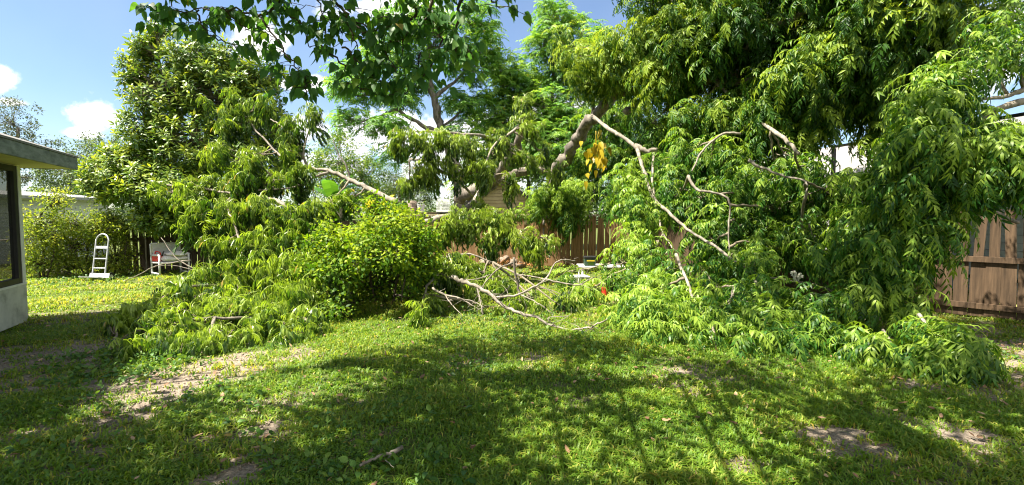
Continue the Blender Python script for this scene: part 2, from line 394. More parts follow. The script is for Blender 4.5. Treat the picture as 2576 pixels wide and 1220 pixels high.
GF = np.random.default_rng(3).normal(0, 1, (10, 3)); GP = np.random.default_rng(4).uniform(0, 6.28, 10)
def lac(p, size):
    q = p / size; a_ = 0
    for i in range(10): a_ = a_ + np.sin(q @ GF[i] * 2.2 + GP[i])
    return a_ / 2.24
GAP = dict(leaning_tree=(.52, 1.0), fallen_bough=(.30, .55), avocado_tree=(.25, .9), thicket=(.35, .5), vine_bush=(.10, .5), leafy_tree=(.2, .9))
DENS = dict(fallen_bough=1.3, uprooted_tree=1.35, ear_tree=.75, leaning_tree=1.15, avocado_tree=2.2, thicket=.6)
def plant(name, label, cat, limbs, blobs, tpl, leafmat, woodmat, base=None, group=None, limb_name='limb', leaf_name='foliage',
          scale=1.0, up=1.0, out=.35, twig=.007, hubr=.022, keep=None, minz=.12, tone=0.0, twigs=True, shell=.5, drop=.12, extra=None):
    """limbs: (list of points, r0, r1[, material]); blobs: (centre, (rx,ry,rz), n)"""
    base = np.asarray(limbs[0][0][0] if base is None else base, float)
    base = np.array((base[0], base[1], max(base[2], 0)))
    root = empty(name, base, label, cat, group)
    samples = []
    for i, l in enumerate(limbs):
        tm = TM(); pts, r0, r1 = l[:3]
        c = tube(tm, pts, r0, r1, 10 if r0 > .06 else 7, 5, r0 * .2, .11 if r0 > .02 else .05)
        nm = limb_name[i] if isinstance(limb_name, (list, tuple)) and i < len(limb_name) else (limb_name if isinstance(limb_name, str) else 'limb')
        tm.build(nm, l[3] if len(l) > 3 else woodmat, root, base, True)
        samples.append(c)
    samples = np.concatenate(samples)
    tw = TM(); lv = TM()
    for bl in blobs:
        c, rad, n = bl[:3]; sc = bl[3] if len(bl) > 3 else 1.0; tb = bl[4] if len(bl) > 4 else 0.0
        n = max(2, int(n * DENS.get(name, 1) + .5))
        d = RNG.normal(0, 1, (n, 3)); d /= np.linalg.norm(d, axis=1)[:, None]
        r = shell + (1 - shell) * RNG.uniform(0, 1, n) ** .6
        r = np.where(RNG.uniform(0, 1, n) < .2, RNG.uniform(.1, 1, n), r)
        p = np.asarray(c) + d * r[:, None] * np.asarray(rad)
        ok = p[:, 2] > minz
        if keep is not None: ok &= keep(p)
        if name in GAP: ok &= lac(p, GAP[name][1]) > GAP[name][0] * 2 - 1.35
        p = p[ok]; d = d[ok]; n = len(p)
        if not n: continue
        ax = d * out + np.array((0, 0, up)) + RNG.normal(0, .2, (n, 3))
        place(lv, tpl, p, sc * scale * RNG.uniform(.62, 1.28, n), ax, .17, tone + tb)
        if twigs:
            hub = np.asarray(c) - (0, 0, rad[2] * .25)
            near = samples[np.argmin(np.linalg.norm(samples - hub, axis=1))]
            L = np.linalg.norm(hub - near)
            if L > .05:
                mid = (hub + near) / 2 + RNG.normal(0, .05 * L, 3) + (0, 0, .04 * L)
                tube(tw, [near, mid, hub], min(hubr + .004 * L, .03), hubr * .5, 6, 4, .01)
            for q in p[RNG.uniform(0, 1, n) < .8]:
                s = near + (hub - near) * RNG.uniform(.5, 1)
                m = (s + q) / 2 + RNG.normal(0, .05, 3) + (0, 0, .06 * np.linalg.norm(q - s))
                tube(tw, [s, m, q], twig * 1.5, twig * .6, 4, 3, .008, cap=False)
    if extra: extra(tw, lv)
    if tw.n: tw.build('twigs', M['twig'] if woodmat is not M['bark_dark'] else woodmat, root, base)
    if lv.n: lv.build(leaf_name, leafmat, root, base)
    return root

def B(u, v, ru, rv, d, ry=None, n=10, sc=1.0, t=0.0):
    k = d / F
    return (P(u, v, d), (ru * k, (ry if ry else (ru + rv) * .5 * k), rv * k), n, sc, t)
def LP(*pts): return [P(*p) for p in pts]

# ------------------------------------------------------------------ hard-surface meshes (polygons)
class PM:
    def __init__(s): s.V, s.Fc = [], []
    def add(s, v, f):
        n = len(s.V); s.V += [tuple(float(c) for c in x) for x in v]; s.Fc += [tuple(i + n for i in q) for q in f]
    def hexa(s, v): s.add(v, [(0, 3, 2, 1), (4, 5, 6, 7), (0, 1, 5, 4), (1, 2, 6, 5), (2, 3, 7, 6), (3, 0, 4, 7)])
    def box(s, c, sz, rz=0.0, rx=0.0):
        m = mathutils.Matrix.Rotation(rz, 3, 'Z') @ mathutils.Matrix.Rotation(rx, 3, 'X')
        v = []
        for z in (-.5, .5):
            for x, y in ((-.5, -.5), (.5, -.5), (.5, .5), (-.5, .5)):
                q = m @ mathutils.Vector((x * sz[0], y * sz[1], z * sz[2])); v.append((q.x + c[0], q.y + c[1], q.z + c[2]))
        s.hexa(v)
    def bar(s, a, b, r, sides=8):
        t = TM(); tube(t, [a, b], r, r, sides, 1); v, f, _ = t.arr(); s.add(v, f)
    def path(s, pts, r, sides=8, seg=5):
        t = TM(); tube(t, pts, r, r, sides, seg); v, f, _ = t.arr(); s.add(v, f)
    def lathe(s, c, prof, sides=18):
        v, f = [], []
        for (r, z) in prof:
            for i in range(sides):
                a = 2 * math.pi * i / sides; v.append((c[0] + r * math.cos(a), c[1] + r * math.sin(a), c[2] + z))
        for k in range(len(prof) - 1):
            for i in range(sides):
                j = (i + 1) % sides; f.append((k * sides + i, k * sides + j, (k + 1) * sides + j, (k + 1) * sides + i))
        f.append(tuple(range(sides))[::-1]); f.append(tuple((len(prof) - 1) * sides + i for i in range(sides)))
        s.add(v, f)
    def build(s, name, mat, parent=None, bevel=0.0, smooth=False):
        me = bpy.data.meshes.new(name); me.from_pydata(s.V, [], s.Fc); me.update(); me.materials.append(mat)
        o = bpy.data.objects.new(name, me); COL.objects.link(o)
        if parent: o.parent = parent
        if smooth: me.polygons.foreach_set('use_smooth', [True] * len(me.polygons))
        if bevel:
            b = o.modifiers.new('bevel', 'BEVEL'); b.width = bevel; b.segments = 2; b.limit_method = 'ANGLE'
        return o

# ================================================================== GROUND
SAND = [(330, 965, .55, .9), (470, 945, .6, .9), (390, 1000, .5, .7), (110, 900, 1.0, .75), (60, 960, .7, .6), (300, 1065, .35, .8), (40, 1115, .35, .7),
        (660, 1085, .28, .8), (600, 1185, .30, .95), (640, 1040, .25, .5), (600, 905, .4, .7), (720, 905, .35, .6), (880, 1020, .3, .45), (2130, 1120, .35, .9),
        (2250, 1180, .4, .75), (2430, 1110, .4, .8), (1340, 905, .3, .7), (1180, 905, .4, .4), (1760, 950, .45, .55), (1690, 975, .3, .6), (150, 800, .9, .4),
        (2500, 870, 1.6, .75), (2480, 960, .8, .6), (700, 1010, .3, .5), (1440, 1000, .3, .4), (500, 1110, .25, .5), (950, 1080, .25, .4), (180, 1180, .3, .5)]
SC = np.array([[*G(u, v)[:2], r, a] for (u, v, r, a) in SAND])
_ph = RNG.uniform(0, 6.28, (9, 3)); _fr = RNG.uniform(.6, 3.2, (9, 2)) * RNG.choice([-1, 1], (9, 2))
def wob(x, y):
    s = 0
    for i in range(9): s = s + np.sin(x * _fr[i, 0] + y * _fr[i, 1] * 1.2 + _ph[i, 0]) * (.8 / (1 + .25 * i))
    return s / 2.2
def sand(x, y):
    s = np.zeros_like(x)
    w = wob(x * 2.2, y * 2.2)
    for cx, cy, r, a in SC:
        dd = np.hypot((x - cx), (y - cy) * .75) / r
        s = np.maximum(s, a * np.clip(1.35 - dd + .45 * w, 0, 1))
    s = np.maximum(s, np.clip((wob(x * 1.7 + 5, y * 1.7 - 3) - .95) * 1.2, 0, .55))
    return np.clip(s * (.92 + .42 * wob(x * 6.3 + 2, y * 6.3 + 1)), 0, 1)

def coords(lo, hi, step, far):
    a = np.arange(lo, hi + step / 2, step); g = []; d = step
    x = hi
    while x < far: d *= 1.35; x += d; g.append(x)
    g2 = []; d = step; x = lo
    while x > -far: d *= 1.35; x -= d; g2.append(x)
    return np.array(g2[::-1] + list(a) + g)
gx = coords(-11, 11, .09, 900); gy = coords(1.0, 17, .09, 900)
X, Y = np.meshgrid(gx, gy); Z = gh(X, Y) * (np.hypot(X, Y) < 40)
sv = sand(X, Y)
tm = TM(); nx, ny = len(gx), len(gy)
ii = (np.arange(ny - 1)[:, None] * nx + np.arange(nx - 1)[None]).ravel()
fq = np.concatenate([np.stack([ii, ii + 1, ii + nx + 1], 1), np.stack([ii, ii + nx + 1, ii + nx], 1)])
tm.add(np.stack([X, Y, Z], -1).reshape(-1, 3), fq, .5)
m, t, o = new_mat('lawn_soil')
at = nd('ShaderNodeAttribute', t, attribute_name='bare'); tcn = nd('ShaderNodeTexCoord', t)
n1 = nd('ShaderNodeTexNoise', t); n1.inputs['Scale'].default_value = 2.3; n1.inputs['Detail'].default_value = 8; t.links.new(tcn.outputs['Object'], n1.inputs[0])
n2 = nd('ShaderNodeTexNoise', t); n2.inputs['Scale'].default_value = 38; n2.inputs['Detail'].default_value = 5; t.links.new(tcn.outputs['Object'], n2.inputs[0])
c1 = nd('ShaderNodeValToRGB', t); e = c1.color_ramp.elements; e[0].position = .3; e[0].color = (.05, .075, .018, 1); e[1].position = .7; e[1].color = (.13, .15, .045, 1); t.links.new(n2.outputs[0], c1.inputs[0])
c2 = nd('ShaderNodeValToRGB', t); e = c2.color_ramp.elements; e[0].position = .3; e[0].color = (.13, .105, .08, 1); e[1].position = .72; e[1].color = (.33, .27, .21, 1); t.links.new(n2.outputs[0], c2.inputs[0])
ad = mth(t, 'MULTIPLY_ADD', n1.outputs[0], .7, -.35); ad = mth(t, 'ADD', at.outputs['Fac'], ad)
mrr = nd('ShaderNodeMapRange', t); mrr.interpolation_type = 'SMOOTHSTEP'; t.links.new(ad, mrr.inputs[0]); mrr.inputs[1].default_value = .18; mrr.inputs[2].default_value = .55
mxx = nd('ShaderNodeMixRGB', t); t.links.new(mrr.outputs[0], mxx.inputs[0]); t.links.new(c1.outputs[0], mxx.inputs[1]); t.links.new(c2.outputs[0], mxx.inputs[2])
p = nd('ShaderNodeBsdfPrincipled', t); p.inputs['Roughness'].default_value = .95; p.inputs['Specular IOR Level'].default_value = .1
t.links.new(mxx.outputs[0], p.inputs['Base Color'])
bmp = nd('ShaderNodeBump', t); bmp.inputs['Strength'].default_value = .9; bmp.inputs['Distance'].default_value = .035; t.links.new(n2.outputs[0], bmp.inputs['Height']); t.links.new(bmp.outputs[0], p.inputs['Normal'])
t.links.new(p.outputs[0], o.inputs[0]); M['lawn'] = m
lawn = tm.build('ground', M['lawn'], None, (0, 0, 0), True); tag(lawn, kind='structure')
a = lawn.data.attributes.new('bare', 'FLOAT', 'POINT'); a.data.foreach_set('value', sv.ravel().astype(np.float32))

# grass: blades over everything the photo shows of the lawn
def grass_blades(n, y0, y1, hgt, wid, lie):
    u = RNG.uniform(0, 1, n); yy = np.sqrt(y0 * y0 + u * (y1 * y1 - y0 * y0)); xx = RNG.uniform(-1.13, 1.13, n) * (yy + .3)
    # clumps
    cl = RNG.integers(0, max(n // 9, 1), n); off = RNG.normal(0, .035, (n, 2)); xx = xx[cl] + off[:, 0]; yy = yy[cl] + off[:, 1]
    s = sand(xx, yy); w = wob(xx * 1.1 + 9, yy * 1.1)
    k = RNG.uniform(0, 1, n) > s * 1.22 - .05
    xx, yy, w, s = xx[k], yy[k], w[k], s[k]; n = len(xx)
    h = hgt * RNG.uniform(.55, 1.3, n) * (1 + .35 * w) * (1 - .4 * s); az = RNG.uniform(0, 2 * math.pi, n); ln = RNG.uniform(.2, lie, n)
    d = np.stack([np.cos(az), np.sin(az)], 1); sd_ = np.stack([-d[:, 1], d[:, 0]], 1)
    b = np.stack([xx, yy, gh(xx, yy) - .005], 1)
    wd = wid * RNG.uniform(.7, 1.3, n)
    def pt(f, lean, ww):
        q = b.copy(); q[:, :2] += d * (h * lean * ln)[:, None]; q[:, 2] += h * f
        return q + np.c_[sd_ * (ww * wd / 2)[:, None], np.zeros(n)], q - np.c_[sd_ * (ww * wd / 2)[:, None], np.zeros(n)]
    a1, a2 = pt(0, 0, np.full(n, .8)); b1, b2 = pt(.6, .35, np.ones(n)); c1, _ = pt(np.clip(1 - .35 * ln, .3, 1), 1.1, np.zeros(n))
    v = np.stack([a1, a2, b1, b2, c1], 1).reshape(-1, 3); o5 = (np.arange(n) * 5)[:, None, None]
    f = (np.array([(0, 1, 3), (0, 3, 2), (2, 3, 4)])[None] + o5).reshape(-1, 3)
    tn = np.clip(.36 + .14 * np.clip((yy - 5.5) / 3, 0, 1) + .13 * w + RNG.normal(0, .16, n) + .15 * s + (RNG.uniform(0, 1, n) < .03) * .45, 0, 1)  # far lawn yellower: dry blades, with sunlight put into the tone
    return v, f, np.repeat(tn, 3)
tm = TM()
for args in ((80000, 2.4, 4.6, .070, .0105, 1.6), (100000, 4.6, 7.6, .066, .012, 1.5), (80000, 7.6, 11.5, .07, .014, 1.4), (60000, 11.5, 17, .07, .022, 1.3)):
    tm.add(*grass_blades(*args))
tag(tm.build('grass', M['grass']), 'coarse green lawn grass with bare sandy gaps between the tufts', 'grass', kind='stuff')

# broad low weeds
tm = TM(); pos = []
for (u, v, r, n) in ((560, 1010, .5, 30), (300, 930, .6, 40), (430, 920, .5, 26), (1180, 920, .35, 30), (260, 900, .6, 60), (60, 1190, .4, 40), (1200, 800, .9, 60), (1010, 1040, .3, 20), (820, 1130, .6, 40),
                     (120, 1000, .8, 60), (1480, 880, .6, 30), (250, 700, 1.2, 60), (150, 710, 1.2, 80), (400, 850, .4, 20), (2500, 900, 1.2, 60), (1000, 1190, .3, 14), (1250, 830, 1.0, 50)):
    c = G(u, v)
    for _ in range(n): pos.append((c[0] + RNG.normal(0, r * .6), c[1] + RNG.normal(0, r * .6), .03))
place(tm, [T_sprig(9, .07, .05, .03, .5) for _ in range(5)], np.array(pos), RNG.uniform(.7, 1.5, len(pos)))
tag(tm.build('weeds', M['weed']), 'low broad leaved weeds creeping through the lawn', 'weeds', kind='stuff')
# soil crumbs on the worn ground
tm = TM(); k = 0
while k < 2600:
    i = RNG.integers(0, len(SC)); cx, cy, r_, a_ = SC[i]; x_ = cx + RNG.normal(0, r_ * .6); y_ = cy + RNG.normal(0, r_ * .7)
    k += 1
    if y_ < 2: continue
    z_ = float(gh(np.array(x_), np.array(y_))); sz = RNG.uniform(.004, .016); o_ = RNG.normal(0, 1, (6, 3)) * .25
    v_ = (np.array([(1, 0, 0), (-1, 0, 0), (0, 1, 0), (0, -1, 0), (0, 0, .8), (0, 0, -.8)]) + o_) * sz + (x_, y_, z_ + sz * .3)
    tm.add(v_, [(0, 2, 4), (2, 1, 4), (1, 3, 4), (3, 0, 4), (2, 0, 5), (1, 2, 5), (3, 1, 5), (0, 3, 5)], RNG.uniform(0, 1))
M['crumb'] = surf('soil_crumb', (.09, .07, .05), (.30, .24, .18), 20, .95, .3)
tag(tm.build('soil_crumbs', M['crumb']), 'loose crumbs of soil on the worn bare patches', 'soil', kind='stuff')
# dry leaf litter
tm = TM()
for i in range(2600):
    y = math.sqrt(RNG.uniform(6.5, 12.5 ** 2)); x_ = RNG.uniform(-1.1, 1.1) * y
    leaf(tm, np.array((x_, y, gh(x_, y) + RNG.uniform(.012, .045))), (RNG.normal(), RNG.normal(), RNG.normal(0, .12)), np.array((RNG.normal(0, .35), RNG.normal(0, .35), 1)), RNG.uniform(.03, .085), RNG.uniform(.02, .045), RNG.uniform(0, 1), 1, -.25, .2)
tag(tm.build('leaf_litter', M['litter']), 'curled dry brown leaves scattered over the lawn', 'leaf litter', kind='stuff')

# ================================================================== HOUSE WITH SCREENED PORCH, left
M['stucco'] = surf('white_stucco', (.30, .30, .27), (.60, .60, .56), 3.2, .95, .5, c3=(.52, .52, .48))
M['soffit'] = surf('cream_soffit', (.55, .47, .30), (.66, .58, .40), 2, .7, .05)
M['fascia'] = surf('weathered_fascia', (.11, .125, .12), (.28, .30, .295), 5, .75, .1, (1, 1, 3))
M['shingle'] = surf('grey_shingle', (.12, .12, .12), (.26, .25, .24), 14, .95, .5)
M['frame_dark'] = surf('dark_bronze_frame', (.012, .012, .012), (.025, .024, .022), 6, .5, .02)
M['frame_white'] = surf('white_trim', (.60, .60, .58), (.74, .74, .72), 4, .55, .05)
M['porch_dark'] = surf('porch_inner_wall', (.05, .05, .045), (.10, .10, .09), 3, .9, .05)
m, t, o = new_mat('insect_screen')
p = nd('ShaderNodeBsdfPrincipled', t); p.inputs['Base Color'].default_value = (.012, .014, .014, 1); p.inputs['Roughness'].default_value = .18; p.inputs['Specular IOR Level'].default_value = .5
tr = nd('ShaderNodeBsdfTransparent', t); mx = nd('ShaderNodeMixShader', t); mx.inputs[0].default_value = .62
t.links.new(tr.outputs[0], mx.inputs[1]); t.links.new(p.outputs[0], mx.inputs[2]); t.links.new(mx.outputs[0], o.inputs[0]); M['screen'] = m

cn = G(72, 806); nr = G(0, 862)
wd_ = unit((cn - nr) * (1, 1, 0)); wd_ = unit((-.42, .91, 0)); wn = np.array((wd_[1], -wd_[0], 0))                     # along the wall (away), outwards
ang = math.atan2(wd_[1], wd_[0])
house = empty('porch_house', (cn[0], cn[1], 0), 'low white house with a dark screened porch and cream eave at the left edge', 'house', rz=ang)
# local: x along the wall (0 = far corner, negative = nearer), y = -outwards
LW = 4.2
pm = PM(); pm.box((-LW / 2, .08, .30), (LW, .16, .60)); pm.box((-.08, 3.58, .30), (.16, 6.84, .60)); pm.build('knee_wall', M['stucco'], house, .006)
pm = PM(); pm.box((-LW / 2, .09, .615), (LW, .20, .03)); pm.build('sill', M['frame_white'], house)
pm = PM()
pm.box((-.05, .05, 1.56), (.10, .10, 1.86)); pm.build('corner_post', M['frame_white'], house, .004)
pm = PM()
for x0 in (-.16, -1.75, -3.3): pm.box((x0, .05, 1.56), (.11, .085, 1.86))
pm.box((-LW / 2, .05, .675), (LW - .3, .08, .09)); pm.box((-LW / 2, .05, 2.44), (LW - .3, .08, .09)); pm.build('screen_frame', M['frame_dark'], house, .003)
pm = PM()
pm.box((-.05, 1.75, 1.56), (.085, .11, 1.86)); pm.box((-.05, 3.6, 1.56), (.085, .11, 1.86)); pm.box((-.05, 3.5, 2.44), (.08, 6.6, .09)); pm.build('end_frame', M['frame_dark'], house, .003)
pm = PM(); pm.add([(-LW + .2, .05, .70), (-.2, .05, .70), (-.2, .05, 2.42), (-LW + .2, .05, 2.42)], [(0, 1, 2, 3)]); pm.build('screen_panel', M['screen'], house)
pm = PM(); pm.add([(-.05, .15, .70), (-.05, 6.8, .70), (-.05, 6.8, 2.42), (-.05, .15, 2.42)], [(0, 1, 2, 3)]); pm.build('screen_panel', M['screen'], house)
pm = PM()
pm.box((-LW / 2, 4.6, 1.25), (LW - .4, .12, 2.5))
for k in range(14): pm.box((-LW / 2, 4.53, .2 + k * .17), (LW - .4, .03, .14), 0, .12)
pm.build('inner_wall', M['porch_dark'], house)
pm = PM(); pm.box((-LW / 2 + .13, 2.97, 2.52), (LW + .80, 7.0, .025)); pm.build('soffit', M['soffit'], house)
pm = PM(); pm.box((-LW / 2 + .13, -.545, 2.60), (LW + .82, .03, .20)); pm.box((.525, 2.985, 2.60), (.03, 7.0, .20)); pm.build('fascia', M['fascia'], house, .004)
pm = PM()
x0, x1, y0, y1 = -LW - .3, .57, -.57, 6.5; zt = 2.705; yr = 2.9; hr = 1.25
pm.add([(x0, y0, zt), (x1, y0, zt), (x1, y1, zt), (x0, y1, zt), (x0 + 2.2, yr, zt + hr), (x1 - 2.4, yr, zt + hr),
        (x0, y0, zt + .03), (x1, y0, zt + .03), (x1, y1, zt + .03), (x0, y1, zt + .03)],
       [(6, 7, 5, 4), (7, 8, 5), (8, 9, 4, 5), (9, 6, 4), (3, 2, 1, 0), (0, 1, 7, 6), (1, 2, 8, 7), (2, 3, 9, 8), (3, 0, 6, 9)])
pm.build('roof', M['shingle'], house)

# ================================================================== NEIGHBOUR HOUSE, far left
M['siding_white'] = surf('white_siding', (.58, .60, .62), (.70, .71, .72), 2, .7, .03)
M['roof_grey'] = surf('grey_roof_sheet', (.20, .20, .20), (.38, .38, .37), 7, .8, .2, (1, 4, 1))
M['pot'] = surf('terracotta', (.30, .12, .06), (.42, .19, .10), 6, .85, .1)
def siding_house(name, label, a, b, depth, h, pitch, matw, matr, over=.35):
    """wall line a->b seen from the yard; body behind it"""
    a = np.array(a); b = np.array(b); d = unit(b - a); L = np.linalg.norm(b - a); an = math.atan2(d[1], d[0])
    r = empty(name, (a[0], a[1], 0), label, 'house', rz=an)
    pm = PM(); pm.box((L / 2, depth / 2, h / 2), (L, depth, h)); pm.build('wall', matw, r)
    pm = PM(); nb = int(h / .16)
    for k in range(nb): pm.box((L / 2, -.012, .1 + k * .16), (L, .03, .15), 0, .09)
    pm.build('siding', matw, r)
    pm = PM(); z = h + .02; rise = pitch * (depth / 2)
    pm.add([(-over, -over, z), (L + over, -over, z), (L + over, depth + over, z), (-over, depth + over, z), (-over, depth / 2, z + rise), (L + over, depth / 2, z + rise)]
           , [(0, 1, 5, 4), (2, 3, 4, 5), (1, 2, 5), (3, 0, 4), (3, 2, 1, 0)])
    pm.build('roof', matr, r)
    pm = PM(); pm.box((L / 2, -over - .04, z - .04), (L + 2 * over, .08, .12)); pm.build('gutter', M['roof_grey'], r, .01)
    return r, L
nh, L = siding_house('siding_house', 'white siding house with a long grey roof beyond the vines at the far left', P(-260, 600, 14.5)[:2], P(272, 600, 21.0)[:2], 6, 2.4, .10, M['siding_white'], M['roof_grey'])
for k in range(7):
    pass

# ================================================================== FENCES
def plank_mat(name, c1, c2, c3):
    return surf(name, c1, c2, 5, .85, .35, (5, 5, .35), 8, c3=c3)
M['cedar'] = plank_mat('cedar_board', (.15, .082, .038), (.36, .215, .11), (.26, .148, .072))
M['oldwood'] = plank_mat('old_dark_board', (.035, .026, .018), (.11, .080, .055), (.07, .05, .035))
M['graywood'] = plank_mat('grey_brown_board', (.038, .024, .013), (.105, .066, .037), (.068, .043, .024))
M['capwood'] = plank_mat('weathered_cap', (.26, .18, .12), (.48, .37, .27), (.37, .27, .19))
def wood_fence(name, label, a, b, h, mat, gap=.012, board=.14, capm=None, lean=.0, rails=(0.3, 1.35), post_step=2.4, split=None):
    a = np.array(a[:2]); b = np.array(b[:2]); d = b - a; L = np.linalg.norm(d); an = math.atan2(d[1], d[0])
    r = empty(name, (a[0], a[1], 0), label, 'fence', rz=an)
    pm = PM(); x = 0
    while x < L:
        w = board * RNG.uniform(.92, 1.06); hh = h + RNG.normal(0, .012); tl = RNG.normal(0, .012) + lean * RNG.uniform(0, 1)
        yy = RNG.normal(0, .004)
        if split:                                                # gaps open up above the rail
            v = []
            for z, k in ((.02, 1.0), (split, .995), (hh, RNG.uniform(.60, .76))):
                v.append([(x + w / 2 - w * k / 2 + tl * z, -.01 + yy, z), (x + w / 2 + w * k / 2 + tl * z, -.01 + yy, z), (x + w / 2 + w * k / 2 + tl * z, .01 + yy, z), (x + w / 2 - w * k / 2 + tl * z, .01 + yy, z)])
            k2 = RNG.uniform(.62, .74); mz = split + .004
            mid = [(x + w / 2 - w * k2 / 2, -.01 + yy, mz), (x + w / 2 + w * k2 / 2, -.01 + yy, mz), (x + w / 2 + w * k2 / 2, .01 + yy, mz), (x + w / 2 - w * k2 / 2, .01 + yy, mz)]
            pm.hexa(v[0] + v[1]); pm.hexa(mid + v[2])
        else:
            pm.hexa([(x, -.01 + yy, .02), (x + w, -.01 + yy, .02), (x + w, .01 + yy, .02), (x, .01 + yy, .02),
                     (x + tl * h, -.01 + yy, hh), (x + w + tl * h, -.01 + yy, hh), (x + w + tl * h, .01 + yy, hh), (x + tl * h, .01 + yy, hh)])
        x += w + gap * RNG.uniform(.3, 1.6)
    pm.build('boards', mat, r)
    for z in rails:
        pm = PM(); pm.box((L / 2, -.035 if split else .04, z), (L, .045, .095)); pm.build('rail', mat, r, .004)
    k = .05
    while k < L:
        pm = PM(); pm.box((k, .105, h / 2 - .03), (.09, .09, h - .06)); pm.build('post', mat, r, .004); k += post_step
    if capm:
        pm = PM(); pm.box((L / 2, 0.01, h + .045), (L, .13, .04)); pm.build('cap', capm, r, .004)
    return r
FC = np.array((3.9, 16.4)); FR = np.array((5.0, 11.3))
wood_fence('wooden_fence', 'sunlit orange brown board fence with a flat cap behind the rubble', P(1000, 600, 16.6), FC, 1.68, M['cedar'], capm=M['capwood'], lean=.04)
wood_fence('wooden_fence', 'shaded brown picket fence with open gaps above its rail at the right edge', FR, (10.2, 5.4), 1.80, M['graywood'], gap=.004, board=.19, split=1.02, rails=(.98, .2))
wood_fence('wooden_fence', 'side run of brown boards hidden behind the hanging bough at right', FC + (.16, -.1), FR, 1.75, M['graywood'], rails=(.3, 1.0, 1.5))
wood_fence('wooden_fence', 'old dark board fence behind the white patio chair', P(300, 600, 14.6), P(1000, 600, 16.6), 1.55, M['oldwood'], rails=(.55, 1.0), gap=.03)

# chain link fence at far left
M['galv'] = surf('galvanised', (.16, .13, .10), (.34, .31, .28), 8, .5, .05, metal=.6)
a = P(-120, 600, 12.6); b = P(312, 600, 14.4); d = (b - a) * (1, 1, 0); L = np.linalg.norm(d)
cl = empty('chain_link_fence', (a[0], a[1], 0), 'rusty chain link fence with a top rail under the vines at far left', 'fence', rz=math.atan2(d[1], d[0]))
pm = PM(); pm.bar((0, 0, 1.05), (L, 0, 1.05), .021); pm.build('top_rail', M['galv'], cl)
for k in (0.05, 2.0, 4.0, L - .05):
    pm = PM(); pm.bar((k, .03, 0), (k, .03, 1.1), .024); pm.build('post', M['galv'], cl)
pm = PM(); s = .075
x = -1.05
while x < L:
    for sg in (1, -1):
        xa, xb = (x, x + 1.0) if sg > 0 else (x + 1.0, x)
        za, zb = .03, 1.03
        if min(xa, xb) >= 0 and max(xa, xb) <= L:
            pm.add([(xa - .003, .004 * sg, za), (xa + .003, .004 * sg, za), (xb + .003, .004 * sg, zb), (xb - .003, .004 * sg, zb)], [(0, 1, 2, 3)])
    x += s
pm.build('mesh', M['galv'], cl)

# ================================================================== HAND TRUCK
M['alu'] = surf('aluminium', (.38, .39, .41), (.58, .59, .61), 14, .42, .03, metal=.55, spec=.5)
M['alu_plate'] = surf('grey_nose_plate', (.42, .43, .45), (.58, .59, .61), 6, .5, .05, metal=.2)
M['rubber'] = surf('black_rubber', (.012, .012, .012), (.03, .03, .03), 8, .8, .05)
g = G(237, 707)
ht = empty('hand_truck', (g[0], g[1] + .12, 0), 'silver aluminium hand truck with arched handle standing on the grass by the vines', 'hand truck', rz=R(-8))
lean = R(12)
def HT(x, s, off=0.0): return (x - .05 + .06 * (1 - s), off * math.cos(lean) + s * math.sin(lean), s * math.cos(lean) + .05 - off * math.sin(lean))
w = .19
pm = PM()
arch = [HT(-w, 0.02), HT(-w, .6), HT(-w, .98)] + [HT(-w * math.cos(a_), 1.0 + .19 * math.sin(a_)) for a_ in np.linspace(.25, math.pi - .25, 6)] + [HT(w, .98), HT(w, .6), HT(w, .02)]
pm.path(arch, .019, 10, 4); pm.build('frame', M['alu'], ht, smooth=True)
for s, hh in ((.83, .07), (.53, .03), (.28, .03)):
    pm = PM(); c = HT(0, s); pm.box(c, (2 * w - .02, .02, hh), 0, -lean); pm.build('crossbar', M['alu'], ht, .004)
pm = PM(); c = HT(.03, 0.015, -.15); pm.box(c, (.60, .30, .012), 0, -lean); c = HT(.03, .075, -.005); pm.box(c, (.60, .012, .13), 0, -lean); pm.build('nose_plate', M['alu_plate'], ht, .003)
for sx in (-1, 1):
    wh = PM(); wh.bar((sx * .25 - .04, .14, .10), (sx * .29 - .04, .14, .10), .10, 20); o_ = wh.build('wheel', M['rubber'], ht, .01)
    h2 = PM(); h2.bar((sx * .245 - .04, .14, .10), (sx * .295 - .04, .14, .10), .045, 14); h2.build('hub', M['alu'], o_)
pm = PM(); pm.bar((-.32, .14, .10), (.24, .14, .10), .012); pm.build('axle', M['alu'], ht)

# ================================================================== PATIO CHAIR + FUEL CAN
M['pvc'] = surf('white_pvc', (.46, .46, .45), (.64, .64, .62), 5, .5, .02)
M['sling'] = surf('pale_sling', (.50, .50, .51), (.64, .64, .64), 12, .85, .1)
M['cushion'] = surf('dirty_white_cushion', (.50, .47, .42), (.72, .70, .66), 5, .9, .2)
M['red'] = surf('red_plastic', (.48, .018, .014), (.62, .035, .022), 5, .4, .02, spec=.5)
M['blackp'] = surf('black_plastic', (.012, .012, .012), (.03, .03, .03), 5, .5, .02)
g = G(383, 692)
ch = empty('patio_chair', (g[0], g[1], 0), 'white tube patio chair with a slumped cushion in front of the dark fence', 'chair', rz=R(-38))
DW, WW, HA, HB = .64, .72, .60, .90                                # local x = facing, y = width (far)
for y in (0, WW):
    pm = PM()
    pm.path([(0, y, 0), (-.01, y, .45), (-.05, y, HB)], .026, 10); pm.bar((DW, y, 0), (DW, y, HA), .026, 10)
    pm.bar((-.02, y, HA - .03), (DW, y, HA), .026, 10); pm.bar((0, y, .07), (DW, y, .07), .024, 10); pm.bar((0, y, .36), (DW, y, .38), .02, 10)
    pm.build('side_frame', M['pvc'], ch, smooth=True)
